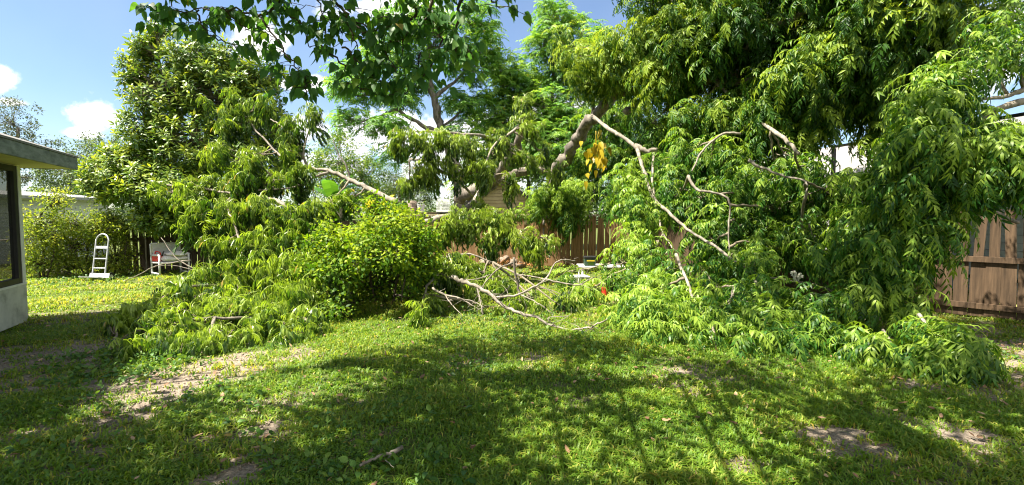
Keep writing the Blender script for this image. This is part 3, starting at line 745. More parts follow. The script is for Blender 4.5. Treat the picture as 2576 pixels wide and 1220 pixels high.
for a_, b_ in (((-.05, 0, HB), (-.05, WW, HB)), ((0, 0, .36), (0, WW, .36)), ((DW, 0, .38), (DW, WW, .38))):
    pm = PM(); pm.bar(a_, b_, .024, 10); pm.build('cross_tube', M['pvc'], ch, smooth=True)
pm = PM(); pm.hexa([(.02, .03, .38), (.02, WW - .03, .38), (.04, WW - .03, .38), (.04, .03, .38), (-.05, .03, HB - .01), (-.05, WW - .03, HB - .01), (-.03, WW - .03, HB - .01), (-.03, .03, HB - .01)]); pm.build('back_sling', M['sling'], ch)
pm = PM(); pm.box((DW / 2, WW / 2, .385), (DW - .03, WW - .06, .02)); pm.build('seat', M['sling'], ch, .004)
def cushion(name, c, sz, mat, parent, sag=.02, rz=0):
    tm_ = TM(); n = 14; V = []
    for top in (1, -1):
        for i in range(n):
            for j in range(n):
                a_, b_ = i / (n - 1) * 2 - 1, j / (n - 1) * 2 - 1
                e_ = (1 - a_ ** 6) * (1 - b_ ** 6)
                z = top * sz[2] / 2 * e_ ** .45 + sag * math.sin(a_ * 3 + 1) * math.cos(b_ * 2)
                V.append((a_ * sz[0] / 2, b_ * sz[1] / 2, z))
    Fc = []
    for s in range(2):
        o_ = s * n * n
        for i in range(n - 1):
            for j in range(n - 1):
                q = [o_ + i * n + j, o_ + (i + 1) * n + j, o_ + (i + 1) * n + j + 1, o_ + i * n + j + 1]
                if s: q = q[::-1]
                Fc += [(q[0], q[1], q[2]), (q[0], q[2], q[3])]
    V = np.array(V); ca, sa = math.cos(rz), math.sin(rz); V[:, :2] = V[:, :2] @ np.array(((ca, sa), (-sa, ca)))
    tm_.add(V + np.array(c), Fc); return tm_.build(name, mat, parent, (0, 0, 0), True)
cushion('cushion', (.36, .42, .475), (.58, .60, .15), M['cushion'], ch)
cushion('cushion', (.42, .50, .60), (.50, .48, .11), M['cushion'], ch, .035, .15)
cm_ = ch.matrix_basis if False else mathutils.Matrix.Translation((g[0], g[1], 0)) @ mathutils.Matrix.Rotation(R(-38), 4, 'Z')
q = cm_ @ mathutils.Vector((.17, .12, .40))
gc = empty('fuel_can', (q.x, q.y, .40), 'small red plastic fuel can on the seat of the white chair', 'fuel can', rz=R(-10))
pm = PM(); pm.hexa([(-.14, -.09, 0), (.14, -.09, 0), (.14, .09, 0), (-.14, .09, 0), (-.14, -.09, .20), (.14, -.09, .15), (.14, .09, .15), (-.14, .09, .20)]); pm.build('body', M['red'], gc, .025)
pm = PM(); pm.path([(-.11, 0, .20), (-.10, 0, .27), (-.02, 0, .275), (.06, 0, .24), (.07, 0, .17)], .016, 8); pm.build('handle', M['red'], gc, smooth=True)
pm = PM(); pm.bar((.11, 0, .14), (.155, 0, .25), .018, 10); pm.bar((.152, 0, .245), (.19, 0, .29), .011, 8); pm.build('spout', M['blackp'], gc)

# ================================================================== THINGS BEHIND THE FENCE: shed, rack, barrel, bucket, cage
M['tan_siding'] = surf('tan_siding', (.42, .33, .19), (.58, .47, .29), 2.5, .75, .05)
M['drum'] = surf('brown_drum', (.28, .21, .16), (.42, .33, .26), 6, .7, .1)
c = P(1262, 500, 20.5)
sh = empty('garden_shed', (c[0], c[1], 0), 'tan garden shed gable with horizontal siding and crushed grey roof behind the fence', 'shed', rz=R(4))
hw, hb, ha, dp = 1.35, 2.3, 3.15, 2.6
pm = PM(); pm.add([(-hw, 0, 0), (hw, 0, 0), (hw, 0, hb), (0, 0, ha), (-hw, 0, hb), (-hw, dp, 0), (hw, dp, 0), (hw, dp, hb), (0, dp, ha), (-hw, dp, hb)],
                  [(0, 1, 2, 3, 4), (9, 8, 7, 6, 5), (0, 5, 6, 1), (1, 6, 7, 2), (4, 9, 5, 0), (2, 7, 8, 3), (3, 8, 9, 4)]); pm.build('wall', M['tan_siding'], sh)
pm = PM(); z = .1
while z < ha - .15:
    k = hw if z < hb else hw * (ha - z - .1) / (ha - hb)
    if k > .1: pm.box((0, -.014, z), (2 * k - .02, .03, .125), 0, .11)
    z += .145
pm.build('siding', M['tan_siding'], sh)
for s in (-1, 1):
    pm = PM(); pm.hexa([(0, -.25, ha + .02), (s * (hw + .25), -.25, hb - .14), (s * (hw + .25), dp + .2, hb - .14), (0, dp + .2, ha + .02), (0, -.25, ha + .10), (s * (hw + .25), -.25, hb - .06), (s * (hw + .25), dp + .2, hb - .06), (0, dp + .2, ha + .10)][::1]); pm.build('roof', M['roof_grey'], sh)
pm = PM()
for s in (-1, 1): pm.hexa([(0, -.30, ha - .06), (s * (hw + .26), -.30, hb - .22), (s * (hw + .26), -.26, hb - .22), (0, -.26, ha - .06), (0, -.30, ha + .07), (s * (hw + .26), -.30, hb - .09), (s * (hw + .26), -.26, hb - .09), (0, -.26, ha + .07)])
pm.build('bargeboard', M['frame_dark'], sh)
a = P(1005, 540, 18.6); b = P(1150, 540, 18.6)
rk = empty('work_bench', ((a[0] + b[0]) / 2, 18.6, 0), 'tall wooden bench behind the fence carrying a brown drum and a white cage', 'bench')
L = b[0] - a[0]; zt = P(1080, 534, 18.6)[2]
pm = PM(); pm.box((0, 0, zt - .03), (L, .6, .06)); pm.build('bench_top', M['graywood'], rk, .005)
for sx in (-1, 1):
    for sy in (-1, 1):
        pm = PM(); pm.box((sx * (L / 2 - .06), sy * .24, (zt - .06) / 2), (.08, .08, zt - .06)); pm.build('leg', M['graywood'], rk)
q = P(1036, 534, 18.6)
dr = empty('drum', (q[0], q[1], zt), 'small brown ribbed drum on the bench behind the fence', 'drum')
pm = PM(); pm.lathe((0, 0, 0), [(.17, 0), (.185, .02), (.185, .14), (.195, .15), (.195, .17), (.185, .18), (.185, .36), (.195, .37), (.17, .40)]); pm.build('body', M['drum'], dr, smooth=False)
pm = PM(); pm.lathe((0, 0, .40), [(.17, 0), (.175, .015), (.16, .03)]); pm.build('lid', M['drum'], dr)
q = P(1058, 534, 18.6)
bk = empty('bucket', (q[0], q[1], zt), 'pale plastic bucket standing right of the brown drum', 'bucket')
pm = PM(); pm.lathe((0, 0, 0), [(.12, 0), (.15, .26), (.16, .26), (.16, .29), (.14, .29)]); pm.build('body', M['frame_white'], bk)
pm = PM(); pm.path([(-.155, 0, .27), (-.1, -.06, .36), (.1, -.06, .36), (.155, 0, .27)], .006, 6); pm.build('handle', M['galv'], bk)
q = P(1116, 534, 18.4)
cg = empty('wire_cage', (q[0], q[1], zt), 'small white wire cage with a sloped top on the bench behind the fence', 'cage')
pm = PM()
for x in np.linspace(-.24, .24, 13):
    pm.bar((x, -.17, 0), (x, -.17, .32), .006, 5); pm.bar((x, .17, 0), (x, .17, .32), .006, 5); pm.path([(x, -.17, .32), (x, -.06, .48), (x, .06, .48), (x, .17, .32)], .006, 5, 2)
for z in (.06, .18, .30): pm.bar((-.24, -.17, z), (.24, -.17, z), .006, 5); pm.bar((-.24, .17, z), (.24, .17, z), .006, 5)
pm.build('wire', M['frame_white'], cg)
pm = PM(); pm.box((0, 0, .03), (.52, .38, .06)); pm.build('tray', M['frame_white'], cg, .005)

# ================================================================== TABLE, CASE, STOOL, BIN, CAN under the right hand foliage
g1, g2 = G(1462, 738), G(1578, 744)
tb = empty('patio_table', ((g1[0] + g2[0]) / 2, 10.75, 0), 'low white patio table half hidden under the drooping leaves', 'table')
pm = PM(); pm.box((0, 0, .60), (1.06, .62, .035)); pm.build('tabletop', M['pvc'], tb, .01)
for sx in (-1, 1):
    for sy in (-1, 1):
        pm = PM(); pm.bar((sx * .49, sy * .26, 0), (sx * .47, sy * .25, .585), .022, 10); pm.build('leg', M['pvc'], tb, smooth=True)
q = P(1483, 668, 10.6)
cs = empty('tool_case', (q[0], 10.62, .618), 'dark green case with a yellow stripe on the white table', 'case')
M['case'] = surf('dark_green_plastic', (.02, .045, .03), (.045, .075, .05), 5, .45, .02)
M['yelp'] = surf('yellow_plastic', (.55, .42, .03), (.68, .52, .05), 5, .5, .0)
pm = PM(); pm.box((0, 0, .08), (.24, .18, .16)); pm.build('body', M['case'], cs, .012)
pm = PM(); pm.box((0, 0, .185), (.26, .20, .045)); pm.build('lid', M['blackp'], cs, .008)
pm = PM(); pm.box((.01, -.094, .115), (.17, .008, .025)); pm.build('stripe', M['yelp'], cs)
pm = PM(); pm.box((.01, -.093, .055), (.13, .006, .055)); pm.build('panel', M['hedge'], cs)
q = G(1468, 742)
st = empty('plastic_stool', (q[0] - .12, 10.3, 0), 'white plastic stool with slatted legs left of the patio table', 'stool', rz=R(12))
pm = PM(); pm.box((0, 0, .42), (.36, .34, .04)); pm.build('seat', M['pvc'], st, .012)
for sx in (-1, 1):
    for sy in (-1, 1):
        pm = PM(); pm.hexa([(sx * .17 - .03, sy * .15 - .012, 0), (sx * .17 + .03, sy * .15 - .012, 0), (sx * .17 + .03, sy * .15 + .012, 0), (sx * .17 - .03, sy * .15 + .012, 0),
                 (sx * .13 - .03, sy * .13 - .012, .40), (sx * .13 + .03, sy * .13 - .012, .40), (sx * .13 + .03, sy * .13 + .012, .40), (sx * .13 - .03, sy * .13 + .012, .40)]); pm.build('leg', M['pvc'], st, .004)
q = G(1545, 735)
bn = empty('storage_tub', (q[0], 10.85, 0), 'black plastic tub on the ground beneath the patio table', 'tub')
pm = PM(); pm.lathe((0, 0, 0), [(.17, 0), (.21, .34), (.23, .34), (.23, .37), (.19, .37), (.16, .05)]); pm.build('body', M['blackp'], bn)
q = G(1520, 742)
rc = empty('paint_can', (q[0] - .02, 10.3, 0), 'little red can on the grass at the foot of the patio table', 'can')
pm = PM(); pm.lathe((0, 0, 0), [(.07, 0), (.07, .17), (.075, .17), (.075, .19), (.06, .19)]); pm.build('body', M['red'], rc)
pm = PM(); pm.path([(-.072, 0, .16), (-.05, -.05, .23), (.05, -.05, .23), (.072, 0, .16)], .004, 6); pm.build('handle', M['galv'], rc)

# ================================================================== RUBBLE at the fence foot
M['rock'] = surf('broken_block', (.13, .095, .07), (.27, .205, .155), 5, .9, .5)
base_rocks = []
def rock_mesh(seed):
    r_ = np.random.default_rng(seed); V = []; n1_, n2_ = 9, 7
    ico = TM(); 
    th = np.linspace(0, math.pi, n2_); ph = np.linspace(0, 2 * math.pi, n1_, endpoint=False)
    V = [(0, 0, 1)] + [(math.sin(a_) * math.cos(b_), math.sin(a_) * math.sin(b_), math.cos(a_)) for a_ in th[1:-1] for b_ in ph] + [(0, 0, -1)]
    V = np.array(V); 
    for _ in range(7):
        d_ = unit(r_.normal(0, 1, 3)); k = V @ d_; lim = r_.uniform(.45, .75); V = V - np.clip(k - lim, 0, None)[:, None] * d_
    V = V * r_.uniform(.75, 1.2, 3)
    Fc = []
    for j in range(n1_): Fc.append((0, 1 + j, 1 + (j + 1) % n1_))
    for i in range(n2_ - 3):
        for j in range(n1_):
            a_, b_ = 1 + i * n1_ + j, 1 + i * n1_ + (j + 1) % n1_; Fc += [(a_, a_ + n1_, b_), (b_, a_ + n1_, b_ + n1_)]
    l = len(V) - 1
    for j in range(n1_): Fc.append((l, 1 + (n2_ - 3) * n1_ + (j + 1) % n1_, 1 + (n2_ - 3) * n1_ + j))
    ico.add(V, Fc); return ico
protos = []
rk_i = 0
for k in range(34):
    u = RNG.uniform(1205, 1310); v = RNG.uniform(648, 682) ; g = G(u, v)
    s = RNG.uniform(.10, .20); hz = RNG.uniform(.02, .40) * (1 - abs(u - 1250) / 75) if abs(u - 1250) < 75 else .05
    if k < 6:
        o_ = rock_mesh(k).build('rubble_rock', M['rock']); protos.append(o_)
    else:
        o_ = protos[k % 6].copy(); COL.objects.link(o_)
    o_.location = (g[0], min(g[1], 16.0), max(s * .4, hz)); o_.scale = (s, s, s * .75); o_.rotation_euler = (RNG.uniform(0, .6), RNG.uniform(0, .6), RNG.uniform(0, 6.3))
    tag(o_, 'tan broken rock heaped at the foot of the board fence', 'rock', 'broken rocks heaped at the fence foot')
def dry_fronds(u, v, n, label, d=None):
    g = G(u, v); tm_ = TM()
    for i in range(n):
        az = RNG.uniform(0, 6.3); q = np.array((g[0] + RNG.normal(0, .18), min(g[1], 16) + RNG.normal(0, .15), RNG.uniform(.03, .22)))
        leaf(tm_, q, (math.cos(az), math.sin(az), RNG.uniform(-.1, .9)), RNG.normal(0, 1, 3), RNG.uniform(.2, .5), .025, RNG.uniform(0, 1), 1)
    b_ = np.array((g[0], min(g[1], 16), 0)); tag(tm_.build('dry_frond', M['dryfrond'], None, b_), label, 'dry frond')
dry_fronds(1275, 640, 70, 'upright orange brown dead frond standing in the rubble')
dry_fronds(1345, 678, 90, 'flat heap of orange brown dead frond litter under the board fence')

# ================================================================== TREES BEHIND
def tree(name, label, trunk, blobs, tpl, leafm, barkm, scale=1.0, r0=.2, r1=.05, limbs=(), group=None, **kw):
    L = [(trunk, r0, r1)] + list(limbs)
    b = np.array((trunk[0][0], trunk[0][1], 0))
    return plant(name, label, 'tree', L, blobs, TP[tpl] if isinstance(tpl, str) else tpl, M[leafm], M[barkm], b, group, ['trunk'] + ['limb'] * 40, 'crown', scale, minz=.4, **kw)

def gp(u, d): p = P(u, 600, d); p[2] = 0; return p
# far left oaks
tree('oak_tree', 'grey green oak far off above the porch roof', [gp(20, 38), P(30, 420, 38), P(45, 320, 38)],
     [B(30, 300, 62, 50, 38, 2.2, 70), B(85, 360, 38, 28, 38, 2, 26), B(10, 380, 60, 50, 38, 2, 50), B(80, 440, 55, 35, 38, 2, 40)], 'oak', 'oak_grey', 'bark', 1.0, .3, .1, up=1, out=.6)
tree('oak_tree', 'pale green spreading oak between the porch roof and the glossy tree', [gp(230, 33), P(225, 480, 33), P(235, 400, 33)],
     [B(250, 385, 80, 48, 33, 2.2, 90), B(175, 430, 65, 45, 33, 2, 70), B(300, 380, 60, 45, 33, 2, 50), B(150, 480, 60, 30, 33, 2, 40), B(240, 460, 90, 40, 33, 2, 70)], 'oak', 'oak', 'bark', .95, .3, .1, up=1, out=.6, tone=.12)
tree('shrub_tree', 'dark small leaved tree above the grey roof', [gp(265, 24), P(265, 500, 24), P(268, 470, 24)], [B(255, 470, 45, 24, 24, 1, 46), B(300, 480, 40, 24, 24, 1, 36)], 'fine', 'neem_dark', 'bark', 1.3, .12, .05)

# glossy avocado tree
tree('avocado_tree', 'tall glossy leaved tree behind the white patio chair', [gp(455, 15.6), P(465, 560, 15.5), P(480, 420, 15.3), P(500, 280, 15.2), P(520, 150, 15.2)],
     [B(500, 150, 80, 60, 15.2, 1.0, 110), B(420, 230, 95, 80, 15, 1.3, 170), B(560, 230, 100, 85, 15.2, 1.2, 150), B(345, 170, 42, 60, 15, .7, 40), B(390, 120, 60, 35, 15, .7, 50), B(640, 210, 50, 70, 15.2, .8, 60),
      B(390, 330, 70, 70, 14.8, 1.2, 110), B(500, 370, 130, 90, 15, 1.4, 220), B(330, 430, 95, 60, 14.5, 1.2, 140), B(420, 470, 130, 65, 14.4, 1.3, 210), B(620, 340, 80, 90, 15.2, 1, 90), B(660, 290, 50, 60, 15.4, .8, 44),
      B(430, 555, 110, 35, 14.4, .9, 90), B(560, 520, 80, 60, 14.8, 1, 80), B(400, 80, 40, 34, 15.2, .4, 18), B(690, 300, 40, 60, 15.3, .7, 30), B(270, 470, 50, 40, 14.3, .7, 40), B(700, 400, 60, 60, 15.2, .8, 40), B(600, 130, 60, 45, 15.2, .8, 40), B(680, 190, 40, 50, 15.3, .6, 26), B(720, 340, 36, 50, 15.3, .6, 24), B(250, 440, 40, 40, 14.4, .6, 26), B(300, 400, 50, 50, 14.6, .8, 40)], 'rosette', 'avocado', 'bark', 1.08, .2, .06,
     limbs=[([P(470, 480, 15.3), P(420, 420, 14.9), P(360, 390, 14.6)], .07, .03), ([P(485, 380, 15.2), P(560, 310, 15.2), P(610, 240, 15.2)], .08, .03), ([P(495, 300, 15.2), P(440, 240, 15), P(400, 170, 15)], .07, .02)], up=.75, out=.75)

# middle distance trees
tree('broadleaf_tree', 'rounded dark green tree far behind the pale fallen limb', [gp(860, 31), P(860, 500, 31), P(862, 420, 31)],
     [B(860, 400, 85, 60, 31, 2.2, 120), B(800, 440, 60, 50, 31, 2, 70), B(920, 440, 55, 55, 31, 2, 70), B(850, 350, 40, 25, 31, 1, 26), B(870, 480, 110, 40, 31, 2, 90)], 'oak', 'neem_dark', 'bark', .85, .3, .1, up=1, out=.5, tone=.12)
tree('broadleaf_tree', 'yellow green bushy tree beyond the drum and cage', [gp(1005, 34), P(1005, 520, 34), P(1005, 460, 34)],
     [B(1000, 450, 60, 45, 34, 2, 80), B(960, 490, 60, 30, 34, 2, 60), B(1040, 490, 60, 30, 34, 2, 60), B(1080, 500, 60, 30, 34, 2, 40)], 'oak', 'oak', 'bark', .8, .25, .1, up=1, tone=.25)
tree('ear_tree', 'tall feathery tree with a bare grey trunk forked behind the hanging clusters', [gp(1178, 24), P(1150, 440, 24), P(1120, 360, 24), P(1102, 290, 24), P(1085, 215, 24), P(1078, 120, 24), P(1090, 30, 24)],
     [B(1090, 110, 90, 50, 24, 1.6, 60), B(980, 140, 80, 40, 24, 1.6, 48), B(900, 235, 75, 32, 23.5, 1.5, 44), B(880, 180, 70, 30, 24, 1.4, 26), B(960, 310, 60, 28, 23, 1.4, 34), B(1190, 150, 55, 60, 24.5, 1.6, 50), B(1050, 50, 110, 40, 24, 1.6, 46),
      B(1190, 50, 60, 40, 24.5, 1.4, 40), B(1050, 210, 60, 30, 24, 1.3, 26), B(1170, 250, 50, 45, 24.5, 1.4, 36), B(1000, 250, 55, 24, 23.5, 1.3, 22), B(1150, 330, 50, 30, 24, 1.3, 20), B(880, 290, 40, 22, 23, 1, 14), B(1000, 390, 40, 20, 23, 1, 14)], 'feather', 'feather', 'bark', 1.15, .30, .08,
     limbs=[([P(1118, 335, 24), P(1080, 325, 23.8), P(1035, 300, 23.5), P(985, 265, 23.3), P(930, 240, 23.3)], .13, .04), ([P(1092, 245, 24), P(1130, 215, 24.2), P(1180, 170, 24.4)], .12, .04), ([P(1083, 190, 24), P(1020, 160, 24), P(960, 140, 24)], .10, .03),
            ([P(1110, 320, 24), P(1150, 290, 24.3), P(1180, 240, 24.4)], .08, .03), ([P(1000, 275, 23.3), P(900, 310, 23), P(840, 318, 22.8)], .05, .02)], up=1, out=.3, tone=-.12, hubr=.03, twig=.012)
tree('feathery_tree', 'slender light green feathery tree with a thin top against the sky', [gp(1395, 25), P(1380, 420, 25), P(1385, 280, 25), P(1392, 160, 25), P(1395, 60, 25)],
     [B(1395, 50, 52, 45, 25, 1.2, 44), B(1370, 110, 55, 35, 25, 1.2, 36), B(1400, 160, 50, 45, 25, 1.2, 40), B(1440, 70, 50, 30, 25, 1, 24), B(1450, 190, 60, 60, 25, 1.5, 60), B(1380, 260, 70, 60, 25, 1.5, 80), B(1420, 330, 80, 60, 24.5, 1.5, 90), B(1350, 340, 60, 50, 24.5, 1.5, 60), B(1480, 120, 50, 50, 24, 1.2, 40), B(1400, 400, 80, 40, 24, 1.5, 60)], 'feather', 'feather', 'bark', 1.0, .16, .03,
     limbs=[([P(1390, 170, 25), P(1350, 100, 25), P(1330, 70, 25)], .05, .02)], up=1, out=.3, tone=.05, hubr=.03, twig=.01)
tree('feathery_tree', 'bushy light green feathery tree left of the slender one', [gp(1275, 26), P(1270, 420, 26), P(1265, 300, 26), P(1262, 200, 26)],
     [B(1265, 190, 50, 60, 26, 1.4, 60), B(1300, 240, 60, 60, 26, 1.5, 70), B(1240, 290, 60, 60, 26, 1.5, 60), B(1290, 330, 70, 60, 25.5, 1.5, 80), B(1230, 120, 30, 60, 26, 1, 26), B(1330, 190, 40, 50, 26, 1.2, 30), B(1220, 380, 60, 50, 26, 1.5, 40), B(1310, 420, 60, 40, 25, 1.5, 40)], 'feather', 'feather', 'bark', 1.0, .16, .05, up=1, out=.3, tone=.14, hubr=.03, twig=.01)

tree('feathery_tree', 'low bright feathery tree filling the gap above the tan shed', [gp(1330, 27), P(1330, 480, 27), P(1325, 400, 27)],
     [B(1250, 440, 70, 50, 27, 1.6, 50), B(1340, 400, 80, 60, 27, 1.6, 70), B(1180, 470, 50, 30, 27, 1.4, 26), B(1420, 450, 70, 50, 26, 1.6, 50), B(1290, 380, 60, 40, 27, 1.5, 40), B(1480, 380, 60, 60, 25, 1.5, 50), B(1450, 300, 60, 50, 25, 1.4, 40)], 'feather', 'feather', 'bark', 1.0, .16, .05, up=1, out=.3, tone=.22, hubr=.03, twig=.01)
# hedge and vines on the chain link fence
for (lab, u, d, bl) in (('yellow green vine thicket right beside the porch corner', 105, 13.3, [(100, 555, 45, 34), (110, 590, 55, 55), (95, 660, 50, 40), (150, 500, 40, 30)]),
                        ('tall yellow green thicket behind the hand truck', 215, 13.9, [(210, 565, 60, 36), (190, 610, 60, 60), (250, 570, 55, 50), (180, 670, 70, 35)]),
                        ('sunny thicket with arching shoots between the hand truck and dark fence', 285, 14.1, [(285, 575, 40, 46), (290, 640, 45, 60), (260, 680, 50, 30), (310, 690, 40, 20)])):
    plant('thicket', lab, 'shrub', [([gp(u, d), P(u + 4, 620, d), P(u - 3, 540, d)], .035, .012), ([gp(u + 6, d), P(u + 30, 640, d), P(u + 34, 580, d)], .025, .01), ([gp(u - 6, d), P(u - 25, 640, d), P(u - 38, 560, d)], .025, .01)],
          [B(a_, b_, c_, e_, d, .5, int(c_ * e_ / 15)) for (a_, b_, c_, e_) in bl], TP['fine'], M['hedge'], M['bark_dark'], None, 'vine thickets on the chain link fence', 'stem', 'foliage', .85, tone=.05, minz=.1)
# pale kerb log by the vines
pm = PM(); pm.path([G(60, 693) + (0, 0, .1), G(110, 690) + (0, 0, .11), G(175, 694) + (0, 0, .08)], .06, 8); o_ = pm.build('pale_log', M['bark_pale']); tag(o_, 'thin pale log lying under the vines behind the porch corner', 'log')

# banana plants behind left mass
def banana(name_label, u, v, d, n, L, tone, sd_):
    b_ = gp(u, d); root = empty('banana_plant', b_, name_label, 'plant'); top = P(u, v, d)
    tm_ = TM(); tube(tm_, [b_, (b_ + top) / 2 + (.05, 0, 0), top], .11, .06, 10); tm_.build('stem', M['hedge'], root, b_, True)
    tm_ = TM(); r_ = np.random.default_rng(sd_)
    for i in range(n):
        az = i * 2.4 + r_.normal(0, .2); e = R(75 - 55 * i / n); pr = top.copy(); pts = [pr]
        for k in range(8):
            ee = e - R(70) * (k / 8) ** 1.5; pr = pr + L / 8 * np.array((math.cos(ee) * math.cos(az), math.cos(ee) * math.sin(az), math.sin(ee))); pts.append(pr)
        pts = np.array(pts); sd2 = np.array((-math.sin(az), math.cos(az), 0)); wv = .22 * np.sin(np.linspace(.25, math.pi, 9)) ** .6
        for k in range(8):
            for s in (-1, 1):
                q = [pts[k], pts[k + 1], pts[k + 1] + s * sd2 * wv[k + 1] - (0, 0, .05), pts[k] + s * sd2 * wv[k] - (0, 0, .05)]
                tm_.add(q, [(0, 1, 2), (0, 2, 3)], np.clip(tone + r_.normal(0, .1), 0, 1))
    tm_.build('foliage', M['banana'], root, b_)
banana('green banana plant standing behind the pale fallen limb', 838, 500, 14.5, 7, 1.0, .35, 3)
banana('yellowing banana plant behind the vine covered bush', 950, 545, 14.2, 7, .9, .85, 5)

# ================================================================== UPROOTED TREE over the fence (centre) + hanging longan clusters
plant('uprooted_tree', 'uprooted longan tree toppled over the fence with drooping yellow green clusters', 'tree',
      [(LP((1150, 492, 19), (1195, 478, 18.6), (1238, 462, 18)), .27, .21, M['bark']), (LP((1232, 466, 18), (1262, 425, 17), (1298, 372, 16), (1318, 300, 15), (1312, 262, 14.5)), .20, .05, M['bark']),
       (LP((1190, 545, 15), (1210, 500, 15.5), (1245, 440, 15)), .07, .05), (LP((1238, 462, 18), (1310, 432, 17.5), (1370, 428, 17)), .17, .12, M['bark']),
       (LP((1300, 370, 16), (1230, 345, 14), (1120, 335, 13), (1040, 330, 12.6)), .06, .02), (LP((1240, 440, 15), (1180, 520, 13.4), (1120, 548, 12.4), (1060, 562, 11.8)), .10, .075, M['bark_pale']),
       (LP((1030, 402, 13), (1100, 405, 13), (1160, 415, 14)), .03, .02), (LP((1090, 425, 13), (1130, 440, 13.3), (1200, 500, 14)), .05, .03), (LP((1320, 300, 15), (1290, 330, 14), (1240, 370, 13.5), (1215, 430, 13)), .05, .02),
       (LP((1200, 500, 14.5), (1240, 560, 13), (1280, 600, 12.4), (1330, 570, 12.2)), .045, .02)],
      [B(998, 352, 22, 34, 12.6, .2, 5), B(1050, 350, 42, 20, 12.7, .3, 7), B(1075, 385, 32, 28, 12.7, .3, 6), B(1110, 345, 26, 22, 12.8, .25, 4), B(1150, 355, 32, 18, 12.9, .3, 5), B(1188, 360, 22, 20, 13, .2, 3),
       B(1060, 440, 42, 34, 12.8, .3, 9), B(1030, 460, 30, 20, 12.8, .3, 4), B(1095, 445, 24, 22, 13, .3, 4), B(1172, 430, 34, 40, 13, .3, 7), B(1130, 410, 24, 24, 13, .3, 4), B(1212, 440, 22, 34, 13.1, .25, 6), B(1260, 350, 36, 26, 13.8, .3, 7), B(1310, 265, 28, 24, 14.4, .3, 5), B(1310, 300, 22, 20, 14.3, .3, 3),
       B(1290, 395, 34, 26, 13.8, .3, 7), B(1345, 325, 26, 24, 14, .3, 5), B(1370, 385, 26, 30, 14, .3, 5), B(1275, 460, 24, 44, 13.5, .2, 6), B(1240, 390, 26, 26, 13.6, .3, 4), B(1150, 565, 46, 46, 12.2, .35, 12), B(1110, 590, 34, 34, 12.2, .3, 7), B(1195, 560, 32, 34, 12.4, .3, 7), B(1240, 545, 32, 30, 12.5, .3, 7), B(1278, 575, 22, 34, 12.4, .25, 6), B(1232, 605, 24, 30, 12.3, .2, 5),
       B(1325, 600, 36, 30, 12.2, .3, 8), B(1345, 640, 24, 20, 12, .3, 4), B(1380, 610, 18, 14, 12.3, .3, 2), B(1190, 520, 26, 16, 13.2, .3, 4), B(1345, 420, 28, 22, 14.5, .3, 4), B(1395, 440, 24, 26, 15, .3, 4)],
      TP['longan'], M['longan'], M['bark_pale'], np.array((*P(1150, 492, 19)[:2], 0)), limb_name=['trunk'] + ['limb'] * 12, scale=.95, twig=.008, shell=.35, tone=.2)

# ================================================================== FALLEN LONGAN BOUGHS, left
def longan(label, limbs, blobs, near=False, **kw):
    plant('fallen_bough', label, 'fallen branch', limbs, blobs, TP['longan_near' if near else 'longan'], M['longan'], M['bark_pale'], group='fallen longan boughs', **kw)
longan('highest fallen bough with clusters draped over the glossy tree', [(LP((1005, 512, 10.4), (930, 478, 10.8), (880, 452, 11), (830, 432, 11.2), (775, 422, 11.4), (720, 405, 11.6), (660, 345, 12), (600, 270, 12.4)), .062, .014), (LP((880, 452, 11), (872, 420, 11), (850, 385, 11), (838, 352, 11)), .025, .01),
        (LP((775, 422, 11.4), (745, 360, 11.6), (705, 315, 11.8), (680, 300, 12)), .035, .012), (LP((760, 400, 11.4), (770, 350, 11.4), (785, 305, 11.4)), .022, .01), (LP((830, 432, 11.2), (790, 445, 11), (740, 470, 10.8), (640, 480, 10.6)), .035, .012)],
       [B(575, 265, 50, 32, 12.4, .5, 12), B(600, 310, 52, 40, 12.2, .5, 13), B(650, 265, 34, 28, 12.4, .4, 6), B(735, 335, 26, 40, 11.6, .35, 9), B(740, 375, 34, 30, 11.4, .4, 7), B(690, 430, 62, 46, 11, .55, 20), B(640, 380, 56, 40, 11.4, .5, 13), B(750, 455, 48, 36, 10.9, .45, 10),
        B(795, 290, 22, 26, 11.4, .3, 4), B(580, 395, 56, 44, 11.4, .5, 15), B(620, 470, 60, 40, 10.8, .5, 15), B(820, 520, 24, 24, 10.4, .3, 4), B(880, 500, 18, 20, 10.6, .3, 3)])
longan('fallen bough in layered tiers left of the pale limb', [(LP((760, 540, 10), (680, 500, 10.4), (590, 490, 10.6), (500, 470, 10.8), (420, 465, 11)), .05, .015), (LP((590, 490, 10.6), (540, 530, 10.4), (480, 545, 10.2)), .03, .012), (LP((570, 520, 10), (592, 570, 9.8), (606, 620, 9.6), (628, 690, 9.2)), .03, .02)],
       [B(430, 480, 50, 22, 11, .4, 11), B(510, 475, 50, 26, 10.8, .4, 12), B(475, 500, 40, 24, 10.6, .4, 7), B(500, 545, 40, 30, 10.3, .4, 10), B(570, 545, 52, 36, 10.2, .4, 14), B(620, 540, 50, 40, 10, .4, 13), B(700, 545, 68, 46, 9.9, .5, 19), B(770, 560, 52, 44, 9.7, .45, 13), B(560, 610, 40, 30, 9.8, .4, 8), B(640, 620, 58, 44, 9.6, .5, 16), B(720, 630, 52, 48, 9.4, .45, 14), B(480, 580, 24, 24, 10.4, .3, 3)])
